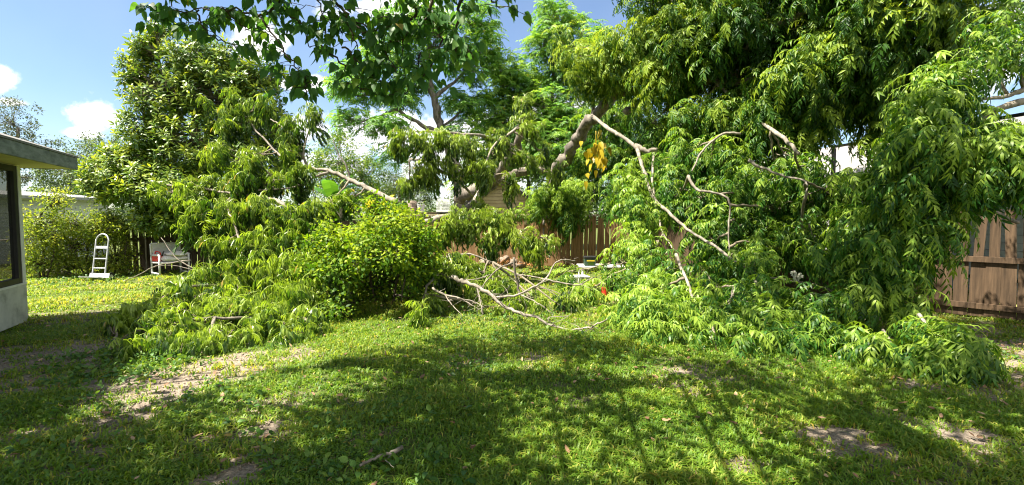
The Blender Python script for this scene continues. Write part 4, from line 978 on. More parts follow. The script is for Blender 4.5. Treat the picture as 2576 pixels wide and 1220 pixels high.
longan('fallen bough heaped against the vine covered bush', [(LP((880, 700, 8.6), (800, 690, 8.6), (700, 680, 8.8), (600, 700, 9), (560, 715, 9.1)), .035, .012, M['bark']), (LP((700, 680, 8.8), (690, 740, 8.2), (650, 780, 7.9)), .03, .012)],
       [B(640, 680, 62, 38, 8.9, .5, 15), B(720, 690, 62, 48, 8.6, .5, 17), B(790, 680, 48, 54, 8.5, .5, 15), B(560, 690, 44, 30, 9.2, .4, 9), B(600, 735, 62, 34, 8.5, .5, 14), B(690, 755, 62, 42, 8, .5, 16), B(770, 770, 52, 48, 7.8, .45, 15), B(830, 620, 40, 40, 9, .4, 8), B(840, 720, 36, 40, 8.2, .4, 9)])
longan('nearest fallen bough sprawling on the bare sand', [(LP((760, 800, 7.3), (650, 800, 7), (540, 800, 6.8), (440, 810, 6.6), (350, 830, 6.5), (280, 868, 6.4)), .026, .008, M['bark']), (LP((540, 800, 6.8), (520, 850, 6.3), (470, 870, 6.0)), .025, .01)],
       [B(600, 800, 70, 38, 7.2, .45, 16, .95), B(680, 820, 66, 48, 6.9, .45, 18, .95), B(520, 810, 62, 38, 6.9, .45, 14, .9), B(440, 810, 52, 34, 6.8, .4, 12, .9), B(370, 830, 48, 34, 6.6, .4, 11, .85), B(320, 868, 46, 26, 6.4, .35, 10, .8), B(400, 870, 44, 28, 6.2, .35, 9, .8), B(460, 880, 48, 30, 6.0, .35, 11, .8), B(520, 880, 38, 34, 5.95, .3, 9, .8),
        B(268, 862, 40, 28, 6.5, .3, 10, .8), B(290, 820, 34, 22, 6.9, .3, 7, .8), B(350, 885, 50, 22, 6.05, .35, 11, .8), B(430, 905, 46, 18, 5.8, .3, 9, .8), B(510, 905, 44, 20, 5.75, .3, 10, .8), B(560, 890, 30, 20, 5.9, .3, 6, .8), B(560, 850, 40, 26, 6.4, .3, 7, .85), B(630, 850, 36, 20, 6.4, .3, 6, .8), B(740, 860, 48, 26, 6.4, .35, 9, .85), B(780, 820, 36, 36, 6.9, .3, 8, .85), B(820, 880, 30, 10, 6.1, .3, 4, .7)], True, minz=.08)
longan('fallen bough with arching tips in front of the white chair', [(LP((640, 720, 8.9), (560, 716, 9.1), (495, 682, 9.4), (440, 645, 9.7), (405, 598, 10)), .022, .006, M['bark']), (LP((495, 682, 9.4), (440, 668, 9.6), (390, 668, 9.9)), .008, .004, M['bark'])],
       [B(500, 715, 50, 28, 8.8, .4, 12, .95), B(440, 730, 42, 24, 8.5, .4, 9, .95), B(420, 765, 52, 26, 8, .4, 11, .95), B(500, 755, 58, 34, 8.1, .4, 13, .95), B(560, 765, 46, 34, 7.9, .4, 10, .95), B(380, 790, 44, 28, 7.5, .35, 10, .9), B(330, 800, 36, 20, 7.4, .3, 6, .85)], True)
# stick propped before the chair
tm = TM(); tube(tm, LP((300, 707, 12.7), (318, 705, 12.6), (355, 688, 11.5), (395, 668, 10.6), (480, 655, 9.8)), .010, .014, 7, 4, .01); tag(tm.build('dead_stick', M['bark'], None, (0, 0, 0), True), 'long thin dead stick slanting down to the grass before the white chair', 'stick')

# ================================================================== VINE BUSH, centre
def cave(p):
    u, v = UV(p)
    inside = ((u - 958) / 84) ** 2 + ((v - 757) / 100) ** 2 < RNG.uniform(.75, 1.1, len(u))
    return ~inside | (p[:, 1] > 9.42)
plant('vine_bush', 'bright rounded bush smothered in small leaved vines with a dark hollow', 'bush',
      [([gp(940, 9.4), P(935, 720, 9.4), P(925, 620, 9.2), P(920, 560, 8.9)], .035, .015), ([gp(985, 9.3), P(1000, 700, 9.2), P(1030, 610, 8.8)], .028, .012), ([gp(890, 9.0), P(870, 700, 8.7), P(840, 630, 8.6)], .028, .012)],
      [B(935, 560, 110, 44, 8.8, .7, 170, 1, .22), B(860, 620, 82, 60, 8.6, .65, 150, 1, .12), B(1020, 590, 76, 58, 8.8, .65, 140, 1, .12), B(935, 640, 100, 50, 8.1, .45, 140), B(845, 710, 56, 85, 8.3, .55, 130), B(1040, 680, 46, 80, 8.7, .55, 110), B(870, 790, 50, 46, 7.9, .45, 70), B(1010, 740, 36, 66, 8.2, .35, 60), B(975, 535, 50, 22, 9, .5, 40), B(1035, 580, 34, 20, 9.1, .4, 20), B(940, 690, 125, 130, 9.7, .25, 520), B(860, 740, 50, 80, 9.1, .3, 110), B(1045, 740, 40, 80, 9.2, .3, 100), B(950, 780, 110, 50, 9.5, .2, 90), B(990, 800, 50, 30, 8.2, .2, 26), B(905, 810, 40, 24, 8.0, .2, 22), B(800, 640, 30, 24, 8.7, .2, 12), B(880, 545, 34, 18, 8.7, .2, 14), B(1065, 620, 24, 34, 8.6, .2, 12), B(940, 512, 28, 14, 8.9, .2, 9), B(770, 690, 26, 40, 8.2, .2, 16), B(785, 600, 22, 18, 8.5, .2, 8), B(1090, 660, 22, 40, 8.6, .2, 14), B(900, 520, 26, 14, 8.8, .2, 8, 1, .2), B(830, 560, 24, 16, 8.6, .2, 8, 1, .2), B(905, 665, 24, 18, 7.9, .15, 8, 1, .2), B(1010, 655, 26, 16, 8.0, .15, 8, 1, .2)],
      TP['vine'], M['vine'], M['bark_dark'], gp(940, 8.9), None, 'stem', 'foliage', 1.0, tone=.04, keep=cave, up=.7, out=.6, shell=.4, twig=.005, minz=.06)
# a few longan clusters spilling right of the bush
longan('fallen bough with pale tips between the bush and the bare limb', [(LP((1130, 640, 10.4), (1110, 680, 9.6), (1075, 720, 8.7), (1060, 770, 8)), .035, .015), (LP((1110, 650, 10), (1180, 640, 10.2), (1240, 660, 10.2)), .03, .012)],
       [B(1120, 650, 42, 34, 10.2, .4, 11), B(1180, 650, 44, 34, 10.2, .4, 11), B(1130, 690, 46, 28, 9.8, .4, 10), B(1215, 690, 40, 30, 10, .4, 8), B(1085, 680, 28, 34, 9.4, .3, 6), B(1035, 800, 34, 44, 7.5, .3, 9), B(1055, 838, 42, 18, 7.1, .3, 7, .85), B(1190, 740, 44, 22, 9.4, .4, 7), B(1260, 720, 40, 22, 9.6, .4, 6), B(1100, 760, 34, 20, 8.4, .3, 5, .9), B(1250, 775, 60, 18, 8.6, .4, 8, .9), B(1350, 760, 60, 18, 8.8, .4, 8, .9), B(1420, 770, 40, 24, 8.4, .4, 6, .9), B(1220, 830, 44, 9, 7.4, .3, 5, .7)], minz=.05)

# ================================================================== BARE BROKEN LIMB
def bare(label, limbs, name='bare_branch', mat='bark_pale', cat='branch'):
    b_ = np.asarray(limbs[0][0][0], float); r_ = empty(name, (b_[0], b_[1], max(0, b_[2] - .5) if b_[2] > .6 else 0), label, cat)
    base = np.array(r_.location)
    for i, (pts, r0, r1) in enumerate(limbs):
        tm_ = TM(); c_ = tube(tm_, pts, r0 * .82, r1 * .8, 9 if r0 > .02 else 6, 5, r0 * .25, .10)
        for k in range(int(len(c_) * .45) if name != 'stick' else 2):
            q = c_[RNG.integers(2, len(c_))]; d_ = RNG.normal(0, 1, 3) * (1, .7, .8) + (0, 0, .15); ln_ = RNG.uniform(.06, .32)
            e_ = q + unit(d_) * ln_; e_[2] = max(e_[2], .03); tube(tm_, [q, (q + e_) / 2 + RNG.normal(0, .02, 3), e_], min(.006, r0 * .4), .002, 5, 3, .005)
        tm_.build('main_stem' if i == 0 else 'side_branch', M[mat], r_, base, True)
bare('long pale bare limb snapped at its thick end and curving down to the grass',
     [(LP((1135, 695, 8.4), (1160, 706, 8.35), (1200, 722, 8.2), (1240, 745, 8.0), (1270, 772, 7.8), (1310, 790, 7.6), (1350, 800, 7.5), (1400, 822, 7.3), (1450, 829, 7.2), (1495, 818, 7.1), (1530, 800, 7)), .045, .012),
      (LP((1245, 748, 8), (1300, 742, 8), (1340, 722, 8.1), (1372, 702, 8.3), (1392, 668, 8.6), (1412, 654, 8.8), (1447, 656, 9)), .026, .012), (LP((1372, 702, 8.3), (1420, 713, 8.3), (1457, 716, 8.3), (1478, 706, 8.3), (1493, 697, 8.3)), .02, .01),
      (LP((1298, 690, 8.8), (1330, 694, 8.6), (1372, 702, 8.3)), .011, .013), (LP((1200, 722, 8.2), (1206, 750, 8), (1214, 792, 7.8)), .018, .009), (LP((1310, 742, 8), (1350, 760, 7.8), (1390, 790, 7.6)), .015, .007), (LP((1400, 822, 7.3), (1380, 800, 7.3), (1430, 795, 7.3)), .012, .006),
      (LP((1160, 706, 8.35), (1200, 702, 8.4), (1235, 690, 8.6)), .013, .007), (LP((1270, 772, 7.8), (1250, 750, 7.7), (1235, 730, 7.7)), .01, .005), (LP((1450, 829, 7.2), (1490, 838, 7.0), (1520, 836, 6.9)), .009, .004)])
bare('shorter pale forked branch beside the thick end of the bare limb', [(LP((1088, 724, 8.0), (1120, 742, 7.9), (1160, 752, 7.8), (1192, 770, 7.7)), .025, .010), (LP((1120, 742, 7.9), (1135, 765, 7.7), (1160, 790, 7.5)), .012, .006), (LP((1150, 750, 7.8), (1190, 758, 7.7), (1220, 775, 7.6)), .012, .006)])
bare('dark snapped stub standing upright among the bare limbs', [(LP((1310, 760, 8.7), (1303, 725, 8.8), (1296, 690, 8.8), (1292, 648, 8.8)), .032, .026), (LP((1292, 660, 8.8), (1250, 678, 8.8), (1215, 718, 8.6), (1200, 745, 8.4)), .02, .009)], mat='bark')
bare('thin grey stick lying flat in the foreground grass', [([G(905, 1182) + (0, 0, .03), G(950, 1165) + (0, 0, .045), G(985, 1155) + (0, 0, .045), G(1012, 1142) + (0, 0, .05)], .012, .02)], 'stick', 'bark_pale', 'stick')

# ================================================================== RIGHT: big leaning tree
NM, ND = M['neem'], M['neem_dark']
plant('leaning_tree', 'big dark leafed tree leaning over the fence from a thick arched trunk', 'tree',
      [([gp(1375, 18.5), P(1392, 450, 17.8), P(1425, 400, 17), P(1450, 355, 16.2), P(1482, 305, 15.4), P(1542, 241, 14.4), P(1600, 150, 13.5), P(1660, 60, 12.8), P(1760, -60, 12)], .24, .10),
       (LP((1542, 241, 14.4), (1600, 228, 13.6), (1660, 225, 12.8), (1738, 234, 12), (1785, 202, 11.4), (1860, 209, 10.8), (1960, 190, 10.2)), .12, .05), (LP((1574, 284, 13.6), (1600, 262, 13.4), (1625, 245, 13.2)), .10, .09),
       (LP((1660, 60, 12.8), (1640, 20, 12.6), (1620, -40, 12.4)), .07, .04), (LP((1785, 202, 11.4), (1900, 100, 10.4), (2050, 20, 9.8), (2200, -40, 9.4)), .10, .04), (LP((1960, 190, 10.2), (2100, 150, 9.6), (2300, 80, 9)), .06, .03), (LP((1490, 300, 15.2), (1492, 250, 15), (1505, 215, 15)), .06, .03)],
      [B(1520, 120, 80, 45, 13.2, .8, 40, 1, .3), B(1590, 180, 80, 60, 13, .9, 56, 1, .3), B(1640, 100, 80, 50, 12.4, 1, 50, 1, .25), B(1700, 200, 100, 60, 12, .9, 60, 1, .2), B(1760, 90, 120, 80, 11.4, 1.2, 120), B(1850, 190, 110, 80, 10.8, 1.1, 110), B(1900, 70, 130, 90, 10.4, 1.3, 130), B(1990, 190, 110, 90, 10, 1.1, 110), B(2070, 70, 130, 100, 9.8, 1.3, 140), B(2150, 190, 110, 90, 9.6, 1.1, 120), B(2250, 70, 130, 90, 9.4, 1.2, 130), B(2280, 160, 80, 40, 9.2, .8, 40), B(2400, 40, 100, 60, 9, 1.0, 26),  # left clumps: sunlight put into a lighter leaf tone
       B(1950, -230, 240, 110, 10.6, 2.6, 200), B(2150, -220, 160, 90, 9.8, 2.0, 110), B(1700, -60, 200, 70, 11.8, 1.8, 100), B(1950, -70, 220, 80, 10.5, 2, 160), B(2200, -80, 220, 80, 9.6, 2, 150), B(1850, 290, 90, 45, 10.8, .9, 60), B(1980, 290, 90, 50, 10, .9, 60), B(2100, 270, 60, 30, 9.6, .7, 24), B(1500, 190, 70, 50, 14, 1, 44, 1, .3), B(1440, 110, 60, 40, 14, .8, 20, 1, .3), B(1900, 340, 50, 40, 10.2, .5, 26, 1, .1), B(2010, 340, 40, 34, 9.8, .4, 16, 1, .1), B(2075, 310, 30, 34, 9.6, .4, 9, 1, .05), B(2200, 330, 26, 44, 9.4, .3, 8, 1, .1), B(1830, 350, 40, 34, 10.6, .5, 16, 1, .1), B(2230, 250, 40, 50, 9.3, .5, 20, 1, .1), B(2330, 130, 70, 70, 9, .8, 40, 1, .1), B(1760, 300, 80, 50, 11.4, .9, 50), B(1640, 300, 60, 40, 12.6, .8, 30)],  # topmost clumps, out of view, added to shade the leaves below
      TP['neem_hi'], ND, M['bark'], gp(1375, 18.5), limb_name=['trunk'] + ['limb'] * 9, scale=1.1, twig=.008, hubr=.03)
# back screen of foliage between big tree and fence
plant('leafy_tree', 'mid green tree filling the space behind the arched trunk above the fence', 'tree', [([gp(1560, 18.5), P(1560, 480, 18.5), P(1570, 380, 18.5), P(1600, 280, 18.5)], .12, .04)],
      [B(1440, 495, 70, 38, 16, .8, 120, .62, .2), B(1370, 500, 50, 32, 16, .7, 64, .62, .2), B(1330, 535, 44, 16, 15.6, .4, 30, .6, .15), B(1500, 430, 70, 60, 17, .9, 70), B(1600, 400, 100, 80, 18, 1.4, 100), B(1700, 360, 120, 90, 18, 1.4, 110), B(1540, 300, 70, 70, 18, 1.2, 70), B(1820, 400, 120, 100, 17.6, 1.4, 110), B(1640, 490, 90, 40, 17.5, 1, 50), B(1760, 500, 120, 60, 17.5, 1, 80), B(1420, 545, 50, 14, 16, .5, 16)],
      TP['neem'], M['neem'], M['bark'], gp(1560, 18.5), None, ['trunk'], 'crown', 1.45, minz=.5)
# yellow leaf cluster
tm = TM(); c = P(1500, 380, 13.6)
for i in range(46):
    q = c + RNG.normal(0, 1, 3) * (.16, .14, .26); leaf(tm, q, (RNG.normal(0, .3), RNG.normal(0, .3), -1), RNG.normal(0, .5, 3) + (-.3, -.8, .2), RNG.uniform(.16, .28), .12, RNG.uniform(0, 1), 2, .1, .1)
for i in range(4): tube(tm, [c + (RNG.normal(0, .05), RNG.normal(0, .05), .55), c + (RNG.normal(0, .08), 0, .1), c + (RNG.normal(0, .12), 0, -.3)], .01, .005, 5, 3)
tag(tm.build('yellow_vine', M['yellow'], None, c), 'yellowed vine leaves hanging under the arched trunk', 'vine')

# RIGHT: fallen pinnate boughs
def neem(label, limbs, blobs, near=True, **kw):
    kw.setdefault('shell', .45)
    plant('fallen_bough', label, 'fallen branch', limbs, blobs, TP['neem_near' if near else 'neem'], kw.pop('lm', NM), M['bark_pale'], group='fallen feathery boughs', **kw)
neem('fallen bough on a long pale limb running down to the right fence',
     [(LP((1488, 292, 13.6), (1532, 324, 12.4), (1557, 339, 12), (1596, 367, 11.6), (1610, 400, 11.2), (1622, 440, 10.8), (1640, 490, 10.4), (1688, 541, 9.9), (1738, 583, 9.4), (1800, 622, 8.9), (1862, 669, 8.4), (1897, 691, 8.1), (1989, 705, 7.8), (2085, 728, 7.5), (2173, 751, 7.3)), .052, .010),
      (LP((1596, 367, 11.6), (1625, 378, 11.5), (1652, 379, 11.4)), .07, .05), (LP((1644, 385, 11.4), (1640, 463, 10.8), (1656, 548, 10.2), (1667, 587, 9.9), (1697, 630, 9.5)), .032, .012), (LP((1897, 691, 8.1), (1943, 723, 7.8), (1985, 728, 7.6), (2000, 751, 7.4), (2080, 755, 7.2)), .022, .008), (LP((1667, 587, 9.9), (1650, 620, 9.6), (1640, 650, 9.4)), .015, .008),
      (LP((2085, 728, 7.5), (2120, 755, 7.3), (2150, 790, 7.1)), .016, .008)],
     [B(1575, 470, 48, 60, 10.8, .4, 16), B(1600, 540, 50, 46, 10.3, .4, 14), B(1580, 590, 40, 36, 10.1, .35, 9), B(1610, 640, 60, 46, 9.5, .45, 18), B(1540, 660, 50, 36, 9.6, .4, 11), B(1600, 710, 60, 30, 9.1, .4, 12), B(1680, 700, 50, 50, 9.1, .4, 13), B(1520, 700, 30, 20, 10, .25, 4), B(1425, 680, 26, 18, 10.2, .2, 3), B(1545, 505, 30, 34, 11, .3, 5), B(1470, 740, 34, 20, 9.4, .3, 5), B(1640, 560, 40, 40, 10.4, .35, 8)], tone=.12)
neem('hanging bough in deep green curtains under the dark crown', [(LP((1862, 337, 10.0), (1816, 338, 10.0), (1766, 379, 9.8), (1740, 430, 9.6)), .03, .014), (LP((1731, 442, 9.6), (1752, 477, 9.4), (1794, 484, 9.2), (1833, 505, 9.0), (1832, 570, 8.9), (1833, 658, 8.7)), .03, .01), (LP((1800, 205, 11.2), (1860, 262, 10.7), (1911, 305, 10.0), (1961, 340, 8.8), (2010, 387, 8.4)), .045, .032),
      (LP((1883, 402, 8.8), (1907, 420, 8.7), (1925, 424, 8.6), (1975, 445, 8.4), (2024, 456, 8.2), (2028, 488, 8.1)), .03, .012)],
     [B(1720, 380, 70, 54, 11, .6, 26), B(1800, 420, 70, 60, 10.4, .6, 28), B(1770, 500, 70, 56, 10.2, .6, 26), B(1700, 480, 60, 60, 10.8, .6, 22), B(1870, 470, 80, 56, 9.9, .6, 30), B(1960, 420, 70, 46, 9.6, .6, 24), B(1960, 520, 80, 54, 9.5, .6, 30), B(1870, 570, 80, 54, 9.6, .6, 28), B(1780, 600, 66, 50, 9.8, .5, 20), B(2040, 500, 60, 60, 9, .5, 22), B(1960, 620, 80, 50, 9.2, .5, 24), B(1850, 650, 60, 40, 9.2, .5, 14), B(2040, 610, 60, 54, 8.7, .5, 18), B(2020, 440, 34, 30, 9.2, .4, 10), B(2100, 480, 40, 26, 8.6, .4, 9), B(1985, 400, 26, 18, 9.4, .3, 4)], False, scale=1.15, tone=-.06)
neem('sunlit fallen bough with long drooping leaves at the lawn edge', [(LP((1700, 640, 8.4), (1725, 700, 7.8), (1740, 760, 7.2), (1710, 800, 7)), .03, .014), (LP((1720, 790, 7), (1760, 790, 6.8), (1830, 760, 6.9), (1845, 720, 7.2)), .022, .010), (LP((1705, 800, 7), (1640, 790, 7), (1590, 800, 7)), .02, .01)],
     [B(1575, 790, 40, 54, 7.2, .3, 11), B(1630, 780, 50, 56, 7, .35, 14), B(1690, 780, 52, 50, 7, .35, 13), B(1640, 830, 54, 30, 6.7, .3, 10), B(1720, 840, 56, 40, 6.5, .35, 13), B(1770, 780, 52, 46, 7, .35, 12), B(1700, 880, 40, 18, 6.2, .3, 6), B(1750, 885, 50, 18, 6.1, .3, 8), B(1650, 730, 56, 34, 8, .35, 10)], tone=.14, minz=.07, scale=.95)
neem('fallen bough massed in the middle of the right hand heap', [(LP((1897, 691, 8.1), (1900, 750, 7.4), (1880, 800, 6.8)), .03, .012), (LP((1850, 720, 7.4), (1835, 760, 7), (1815, 800, 6.7)), .016, .008)],
     [B(1830, 820, 54, 42, 6.6, .35, 13), B(1880, 800, 60, 48, 6.7, .4, 15), B(1860, 870, 66, 28, 6.2, .35, 12), B(1800, 870, 50, 28, 6.2, .3, 8), B(1840, 750, 54, 36, 7.2, .4, 11), B(1930, 740, 60, 36, 7.5, .4, 12), B(1790, 720, 50, 40, 7.8, .4, 10), B(1900, 650, 50, 30, 8.2, .4, 8)], tone=.0, minz=.07, scale=.95)
neem('shady fallen bough under the long pale limb', [(LP((2040, 740, 7.2), (2030, 780, 6.8), (2010, 820, 6.5)), .025, .01)],
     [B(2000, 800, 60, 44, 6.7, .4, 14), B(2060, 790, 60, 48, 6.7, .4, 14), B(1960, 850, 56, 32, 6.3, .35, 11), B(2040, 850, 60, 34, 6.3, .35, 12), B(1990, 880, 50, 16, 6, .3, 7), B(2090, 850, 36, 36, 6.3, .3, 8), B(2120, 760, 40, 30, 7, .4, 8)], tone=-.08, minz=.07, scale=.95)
neem('rounded fallen bough nearest to the right fence on the lawn', [(LP((2310, 790, 5.9), (2330, 820, 5.7), (2350, 850, 5.5)), .022, .012), (LP((2220, 830, 5.9), (2240, 862, 5.7), (2235, 895, 5.5)), .018, .010)],
     [B(2340, 860, 46, 34, 5.4, .3, 11), B(2390, 870, 44, 38, 5.2, .3, 11), B(2350, 900, 56, 30, 5.2, .3, 11), B(2420, 910, 34, 28, 5.1, .25, 8), B(2330, 940, 50, 16, 5.05, .25, 6), B(2400, 945, 44, 16, 5.0, .25, 6), B(2210, 890, 44, 24, 5.6, .3, 8), B(2250, 915, 40, 20, 5.4, .3, 7), B(2160, 880, 40, 22, 5.8, .3, 7), B(2280, 830, 40, 28, 5.8, .3, 7)], tone=.02, minz=.06, scale=.95)
neem('tall near bough sweeping down before the picket fence', [(LP((2560, 560, 7.2), (2480, 520, 7.0), (2400, 450, 6.8), (2350, 330, 6.8), (2380, 220, 6.9)), .03, .012, M['bark']), (LP((2700, 220, 7), (2560, 260, 6.8), (2460, 300, 6.8), (2340, 400, 6.8), (2250, 520, 6.9), (2220, 640, 6.9), (2200, 720, 6.9)), .06, .015), (LP((2575, 225, 6.8), (2520, 245, 6.8), (2440, 250, 6.8)), .04, .015)],
     [B(2390, 200, 52, 40, 6.8, .4, 14), B(2340, 280, 60, 44, 6.8, .45, 16), B(2300, 370, 80, 50, 6.7, .5, 24), B(2400, 400, 80, 54, 6.6, .5, 26), B(2500, 400, 80, 60, 6.4, .5, 26), B(2240, 440, 66, 50, 6.9, .5, 20), B(2330, 470, 80, 54, 6.7, .5, 24), B(2440, 455, 80, 40, 6.4, .5, 18), B(2540, 450, 60, 40, 6.2, .45, 12), B(2220, 530, 70, 54, 6.9, .5, 20), B(2300, 570, 70, 50, 6.8, .5, 19), B(2370, 545, 46, 26, 6.7, .4, 8), B(2160, 590, 60, 56, 7.1, .5, 18), B(2240, 640, 66, 50, 6.9, .45, 17), B(2180, 680, 54, 50, 7, .4, 13), B(2260, 710, 44, 40, 6.8, .4, 10), B(2450, 310, 50, 30, 6.8, .45, 7), B(2540, 350, 50, 30, 6.6, .4, 6), B(2250, 770, 34, 34, 6.8, .3, 6), B(2170, 760, 36, 34, 6.9, .3, 6),
      B(2470, 150, 70, 40, 7, .5, 9), B(2540, 70, 60, 40, 7, .5, 6), B(2100, 640, 40, 44, 7.4, .4, 9), B(2330, 640, 40, 24, 6.8, .3, 6)], scale=1.05, tone=.06)

# small white blossoms in the shade
tm = TM()
for (u, v) in ((1995, 688), (2012, 694), (2003, 700)):
    c = P(u, v, 7.7)
    for i in range(40): d_ = unit(RNG.normal(0, 1, 3)); leaf(tm, c + d_ * .02, d_, RNG.normal(0, 1, 3), .035, .03, .9, 1)
M['blossom'] = leaf_mat('white_blossom', (.5, .5, .42), (.6, .6, .5), (.7, .7, .6), .2, tcol=(1, 1, .9))
tag(tm.build('blossom', M['blossom'], None, P(2003, 694, 7.7)), 'tiny pale blossom heads above the long pale limb at right', 'flower')

# ================================================================== BEYOND THE RIGHT FENCE: pale house and pool cage
M['pale_wall'] = surf('pale_wall', (.40, .395, .385), (.52, .51, .50), 2, .85, .08)
M['pale_roof'] = surf('pale_shingle', (.16, .15, .14), (.26, .25, .235), 12, .9, .4)
ph, L = siding_house('pale_house', 'pale grey house glimpsed through the leaves beyond the right hand fence', (8.5, 21.5), (11.6, 2.0), 7, 2.9, .42, M['pale_wall'], M['pale_roof'], .5)
pc = empty('screen_enclosure', (8.6, 13.2, 0), 'dark metal framed screen enclosure behind the dark crown at right', 'enclosure', rz=R(-81))
for k in range(5):
    pm = PM(); pm.box((k * 1.7, 0, 1.75), (.075, .075, 3.5)); pm.build('post', M['frame_dark'], pc)
for z in (.5, 2.65, 3.54):
    pm = PM(); pm.box((3.4, 0, z), (6.95, .06, .06)); pm.build('rail', M['frame_dark'], pc)

# ================================================================== SHADE TREE that overhangs the camera, with big heart leaves
SHAD = math.cos(SUN_EL) / math.sin(SUN_EL)
LIT = [(470, 930, 230, 52, 0), (640, 985, 90, 22, 0), (720, 905, 150, 40, 0), (1345, 910, 70, 24, 0), (1600, 1010, 70, 30, -20), (1715, 1040, 85, 42, -15), (1690, 960, 50, 36, 0), (1400, 1075, 48, 22, 0), (1860, 1165, 90, 46, 0), (2410, 1100, 150, 40, 12),
       (2540, 1160, 70, 60, 0), (1480, 1190, 100, 34, 0), (640, 1060, 110, 18, 0), (2010, 1005, 60, 20, 0), (900, 930, 130, 22, 0), (330, 1010, 60, 18, 0), (1760, 1120, 60, 20, 0), (480, 1180, 70, 26, 0), (860, 1005, 50, 14, 0), (2060, 940, 80, 18, 0), (1150, 925, 60, 14, 0),
       (120, 1195, 90, 20, 0), (800, 1085, 50, 14, 0), (1240, 960, 40, 12, 0), (1550, 930, 60, 20, 0), (2220, 1010, 50, 16, 0), (1060, 1190, 40, 16, 0), (30, 1090, 50, 16, 0)]
VB = np.array([(-400, 860), (0, 860), (200, 900), (300, 1010), (420, 1000), (560, 930), (850, 880), (1000, 900), (1150, 880), (1300, 850), (1480, 850), (1600, 890), (1750, 920), (2000, 930), (2200, 950), (2575, 960), (3200, 960)], float)
def shade_keep(p):
    g = p.copy(); g[:, 0] -= SX * SHAD * p[:, 2]; g[:, 1] -= SY * SHAD * p[:, 2]; g[:, 2] = 0
    u, v = UV(g); near = g[:, 1] < 2.4
    ok = v > np.interp(u, VB[:, 0], VB[:, 1]) + RNG.normal(0, 9, len(u))
    for (a_, b_, c_, e_, r_) in LIT:
        ok &= ~((((u - a_) / (c_ + 55)) ** 2 + ((v - b_) / (e_ + 24)) ** 2) < RNG.uniform(.8, 1.3, len(u)))
    ok &= wob(g[:, 0] * 3.0 + 3, g[:, 1] * 3.0) < RNG.uniform(.62, .85, len(u))
    ok |= near
    ok |= (p[:, 1] > 5.4) & (p[:, 0] > -.3) & (p[:, 2] > 5.6)
    # stays above the picture
    uu, vv = UV(p); ok &= (vv < -210) | (p[:, 1] < .2)
    return ok
trk = np.array((-4.2, -6.5, 0.0))
def crown_blobs():
    out = []
    for q_ in ((5.6, 5.4, 6.6), (6.2, 6.2, 7.0), (4.6, 4.6, 6.2), (1.2, 6.6, 6.2), (2.2, 7.2, 6.6), (2.6, 6.2, 6.4), (1.6, 7.9, 6.8), (3.0, 7.4, 7.2), (0.4, 7.2, 6.8)): out.append((np.array(q_), (.9, .8, .4), 34, 1.0))  # unseen crown clumps added to shade the right bough and fence
    for i in range(330):
        g = np.array((RNG.uniform(-7.5, 8.5), RNG.uniform(1.2, 7.2), 0)); z = RNG.uniform(4.0, 7.6)
        c = g + np.array((SX * SHAD * z, SY * SHAD * z, z))
        out.append((c, (.95, .95, .55), 36, 1.0))
    return out
lm = [([trk, trk + (.1, .1, 2), trk + (.3, .5, 4.2), trk + (.8, 1.2, 6)], .26, .12)]
for e_ in ((-8, 2.5, 5.6), (-5.5, 4.2, 5.8), (4.0, 3.0, 6.2), (-8, -.5, 6.4), (2.5, .5, 6.8), (-1, 1.5, 7)):
    s_ = trk + (.3, .5, 4.2); lm.append(([s_, (s_ + np.array(e_)) / 2 + (0, 0, .9), np.array(e_)], .045, .01))

# the low branches that hang into the picture
HANG = TM(); HL = TM(); HB = TM()
def hang_branch(pts, r0, r1, nl, side=.0):
    c = tube(HB, pts, r0, r1, 7, 6, .012)
    return c
mains = [LP((700, -90, 4.4), (720, -20, 4.4), (660, 40, 4.4), (560, 20, 4.5), (450, 30, 4.6)), LP((720, -60, 4.4), (850, 10, 4.3), (880, 60, 4.3), (900, 130, 4.3)), LP((900, -80, 4.2), (1040, 20, 4.2), (1010, 60, 4.2), (940, 70, 4.25), (860, 45, 4.3)),
         LP((1090, -80, 4.1), (1080, 20, 4.15), (1110, 90, 4.2), (1095, 150, 4.25), (1060, 200, 4.3)), LP((1180, -70, 4.2), (1155, 40, 4.2), (1145, 110, 4.2), (1150, 180, 4.3)), LP((1200, -80, 4.3), (1230, -10, 4.3), (1260, 20, 4.3)),
         LP((860, 120, 4.3), (900, 150, 4.3), (930, 190, 4.3), (980, 215, 4.35), (1010, 235, 4.35)), LP((640, 30, 4.4), (690, 90, 4.4), (720, 140, 4.4), (760, 190, 4.4), (800, 215, 4.4)), LP((500, 25, 4.5), (510, 70, 4.5), (570, 110, 4.5), (640, 130, 4.5)),
         LP((560, 20, 4.5), (600, 60, 4.5), (640, 75, 4.5)), LP((880, 60, 4.3), (940, 100, 4.3), (980, 150, 4.3), (1000, 200, 4.3)), LP((430, 20, 4.6), (400, 40, 4.6), (395, 80, 4.6)), LP((1080, 40, 4.2), (1000, 100, 4.2), (960, 110, 4.2)), LP((760, -60, 4.3), (800, 0, 4.3), (820, 90, 4.3)), LP((470, -60, 4.6), (440, -5, 4.6), (420, 25, 4.6)),
         LP((800, 100, 4.35), (860, 170, 4.4), (900, 215, 4.4), (960, 240, 4.45)), LP((1060, 130, 4.25), (1040, 200, 4.3), (1000, 255, 4.35)), LP((1145, 90, 4.25), (1175, 120, 4.3), (1190, 150, 4.3)), LP((1030, 60, 4.25), (1010, 130, 4.3), (1030, 180, 4.3)), LP((700, 20, 4.4), (760, 60, 4.4), (780, 120, 4.4)), LP((760, 190, 4.4), (770, 215, 4.4), (760, 245, 4.4))]
starts = []
for i, mpts in enumerate(mains):
    c = hang_branch(mpts, .017 if i < 6 else .009, .004, 0); starts.append(c)
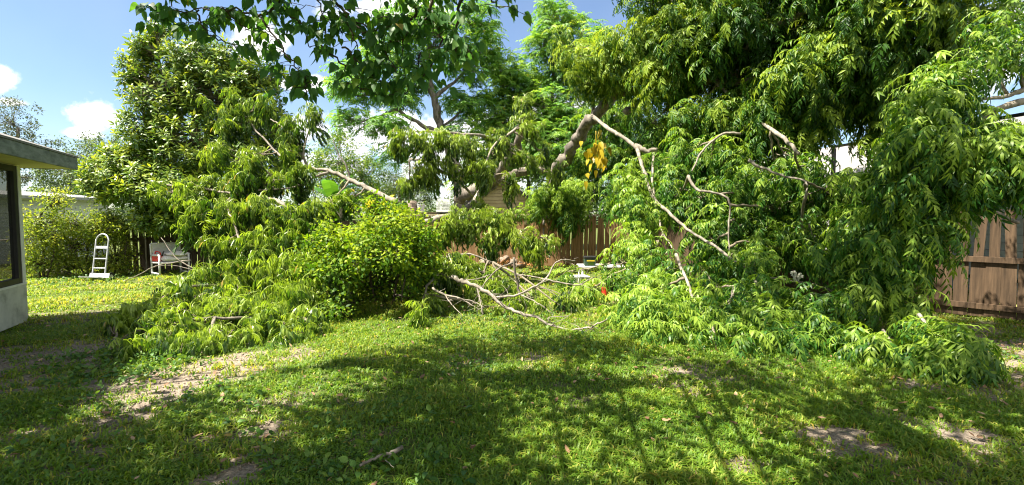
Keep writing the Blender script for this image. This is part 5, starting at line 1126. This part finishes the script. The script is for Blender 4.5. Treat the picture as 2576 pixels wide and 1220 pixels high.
for c in starts:
    n = len(c)
    L = np.sum(np.linalg.norm(np.diff(c, axis=0), axis=1))
    for k in range(int(L / .06)):
        t_ = RNG.uniform(.08, 1); x_ = t_ * (n - 1); i = min(int(x_), n - 2); q = c[i] + (c[i + 1] - c[i]) * (x_ - i)
        az = RNG.uniform(0, 6.3); ln = RNG.uniform(.08, .34); e2 = q + np.array((math.cos(az) * ln, math.sin(az) * ln * .8, RNG.uniform(-.10, .07)))
        tube(HB, [q, (q + e2) / 2 + (0, 0, .02), e2], .004, .0022, 4, 3, .004, cap=False)
        for j in range(RNG.integers(4, 8)):
            b_ = q + (e2 - q) * RNG.uniform(.25, 1.05); a2 = az + RNG.uniform(-1.6, 1.6); d_ = np.array((math.cos(a2) * .55, math.sin(a2) * .55, RNG.uniform(-1.3, -.35)))
            s_ = b_ + unit(d_ + (0, 0, .9)) * .045; ribbon(HL, [b_, s_], .0035, .4)
            L2 = RNG.uniform(.06, .11)
            leaf(HL, s_, d_, np.array((0, 0, .75)) + RNG.normal(0, .5, 3) - np.array((0, .25, 0)), L2, L2 * RNG.uniform(.66, .8), np.clip(.4 + RNG.normal(0, .2), 0, 1), 2, .18, .12)
def hang_extra(tw, lv):
    v, f, t_ = HB.arr(); tw.add(v, f, t_)
    v, f, t_ = HL.arr(); lv.add(v, f, t_)
    top = trk + (.8, 1.2, 5.2)
    for e_ in (P(700, -90, 4.4), P(900, -80, 4.2), P(1090, -80, 4.1), P(1180, -70, 4.2), P(470, -60, 4.6)):
        s_ = trk + (.5, .9, 5.0); tube(tw, [s_, (s_ + e_) / 2 + (0, 0, .9), e_ + (0, -.15, .35), e_], .028, .015, 7, 6)
plant('overhanging_tree', 'dark heart leaved branches hanging in from the top over the lawn', 'tree', lm, crown_blobs(), TP['hearts'], M['heart'], M['bark_dark'], trk, None, ['trunk'] + ['limb'] * 12, 'crown', 1.0, keep=shade_keep, twig=.006, hubr=.02, extra=hang_extra, up=1, out=.2, shell=.0)

# ================================================================== FAR WOOD
tm = TM(); pos = []
for k in range(1500):
    a_ = RNG.uniform(R(-62), R(62)); r_ = RNG.uniform(62, 80); hgt = 4.2 + 1.6 * math.sin(a_ * 17) + 1.0 * math.sin(a_ * 41)
    pos.append((r_ * math.sin(a_), r_ * math.cos(a_), RNG.uniform(.3, max(hgt, 2.0))))
place(tm, TP['oak'], np.array(pos), RNG.uniform(2.2, 3.4, len(pos)))
tag(tm.build('far_wood', M['oak']), 'low distant green treeline at the horizon beyond the fences', 'treeline', kind='stuff')

# trim that belongs to a part goes under that part
for host, sub in (('roof', 'fascia'), ('roof', 'soffit'), ('roof', 'gutter'), ('roof', 'bargeboard'), ('wall', 'siding'), ('screen_frame', 'screen_panel'), ('body', 'lid'), ('body', 'spout'), ('body', 'stripe'), ('body', 'panel'), ('knee_wall', 'sill')):
    for r_ in [o for o in COL.objects if o.parent is None and o.type == 'EMPTY']:
        kids = list(r_.children)
        hs = [k for k in kids if k.name.split('.')[0] == host]; ss = [k for k in kids if k.name.split('.')[0] == sub]
        if hs:
            for k in ss: k.parent = hs[0]
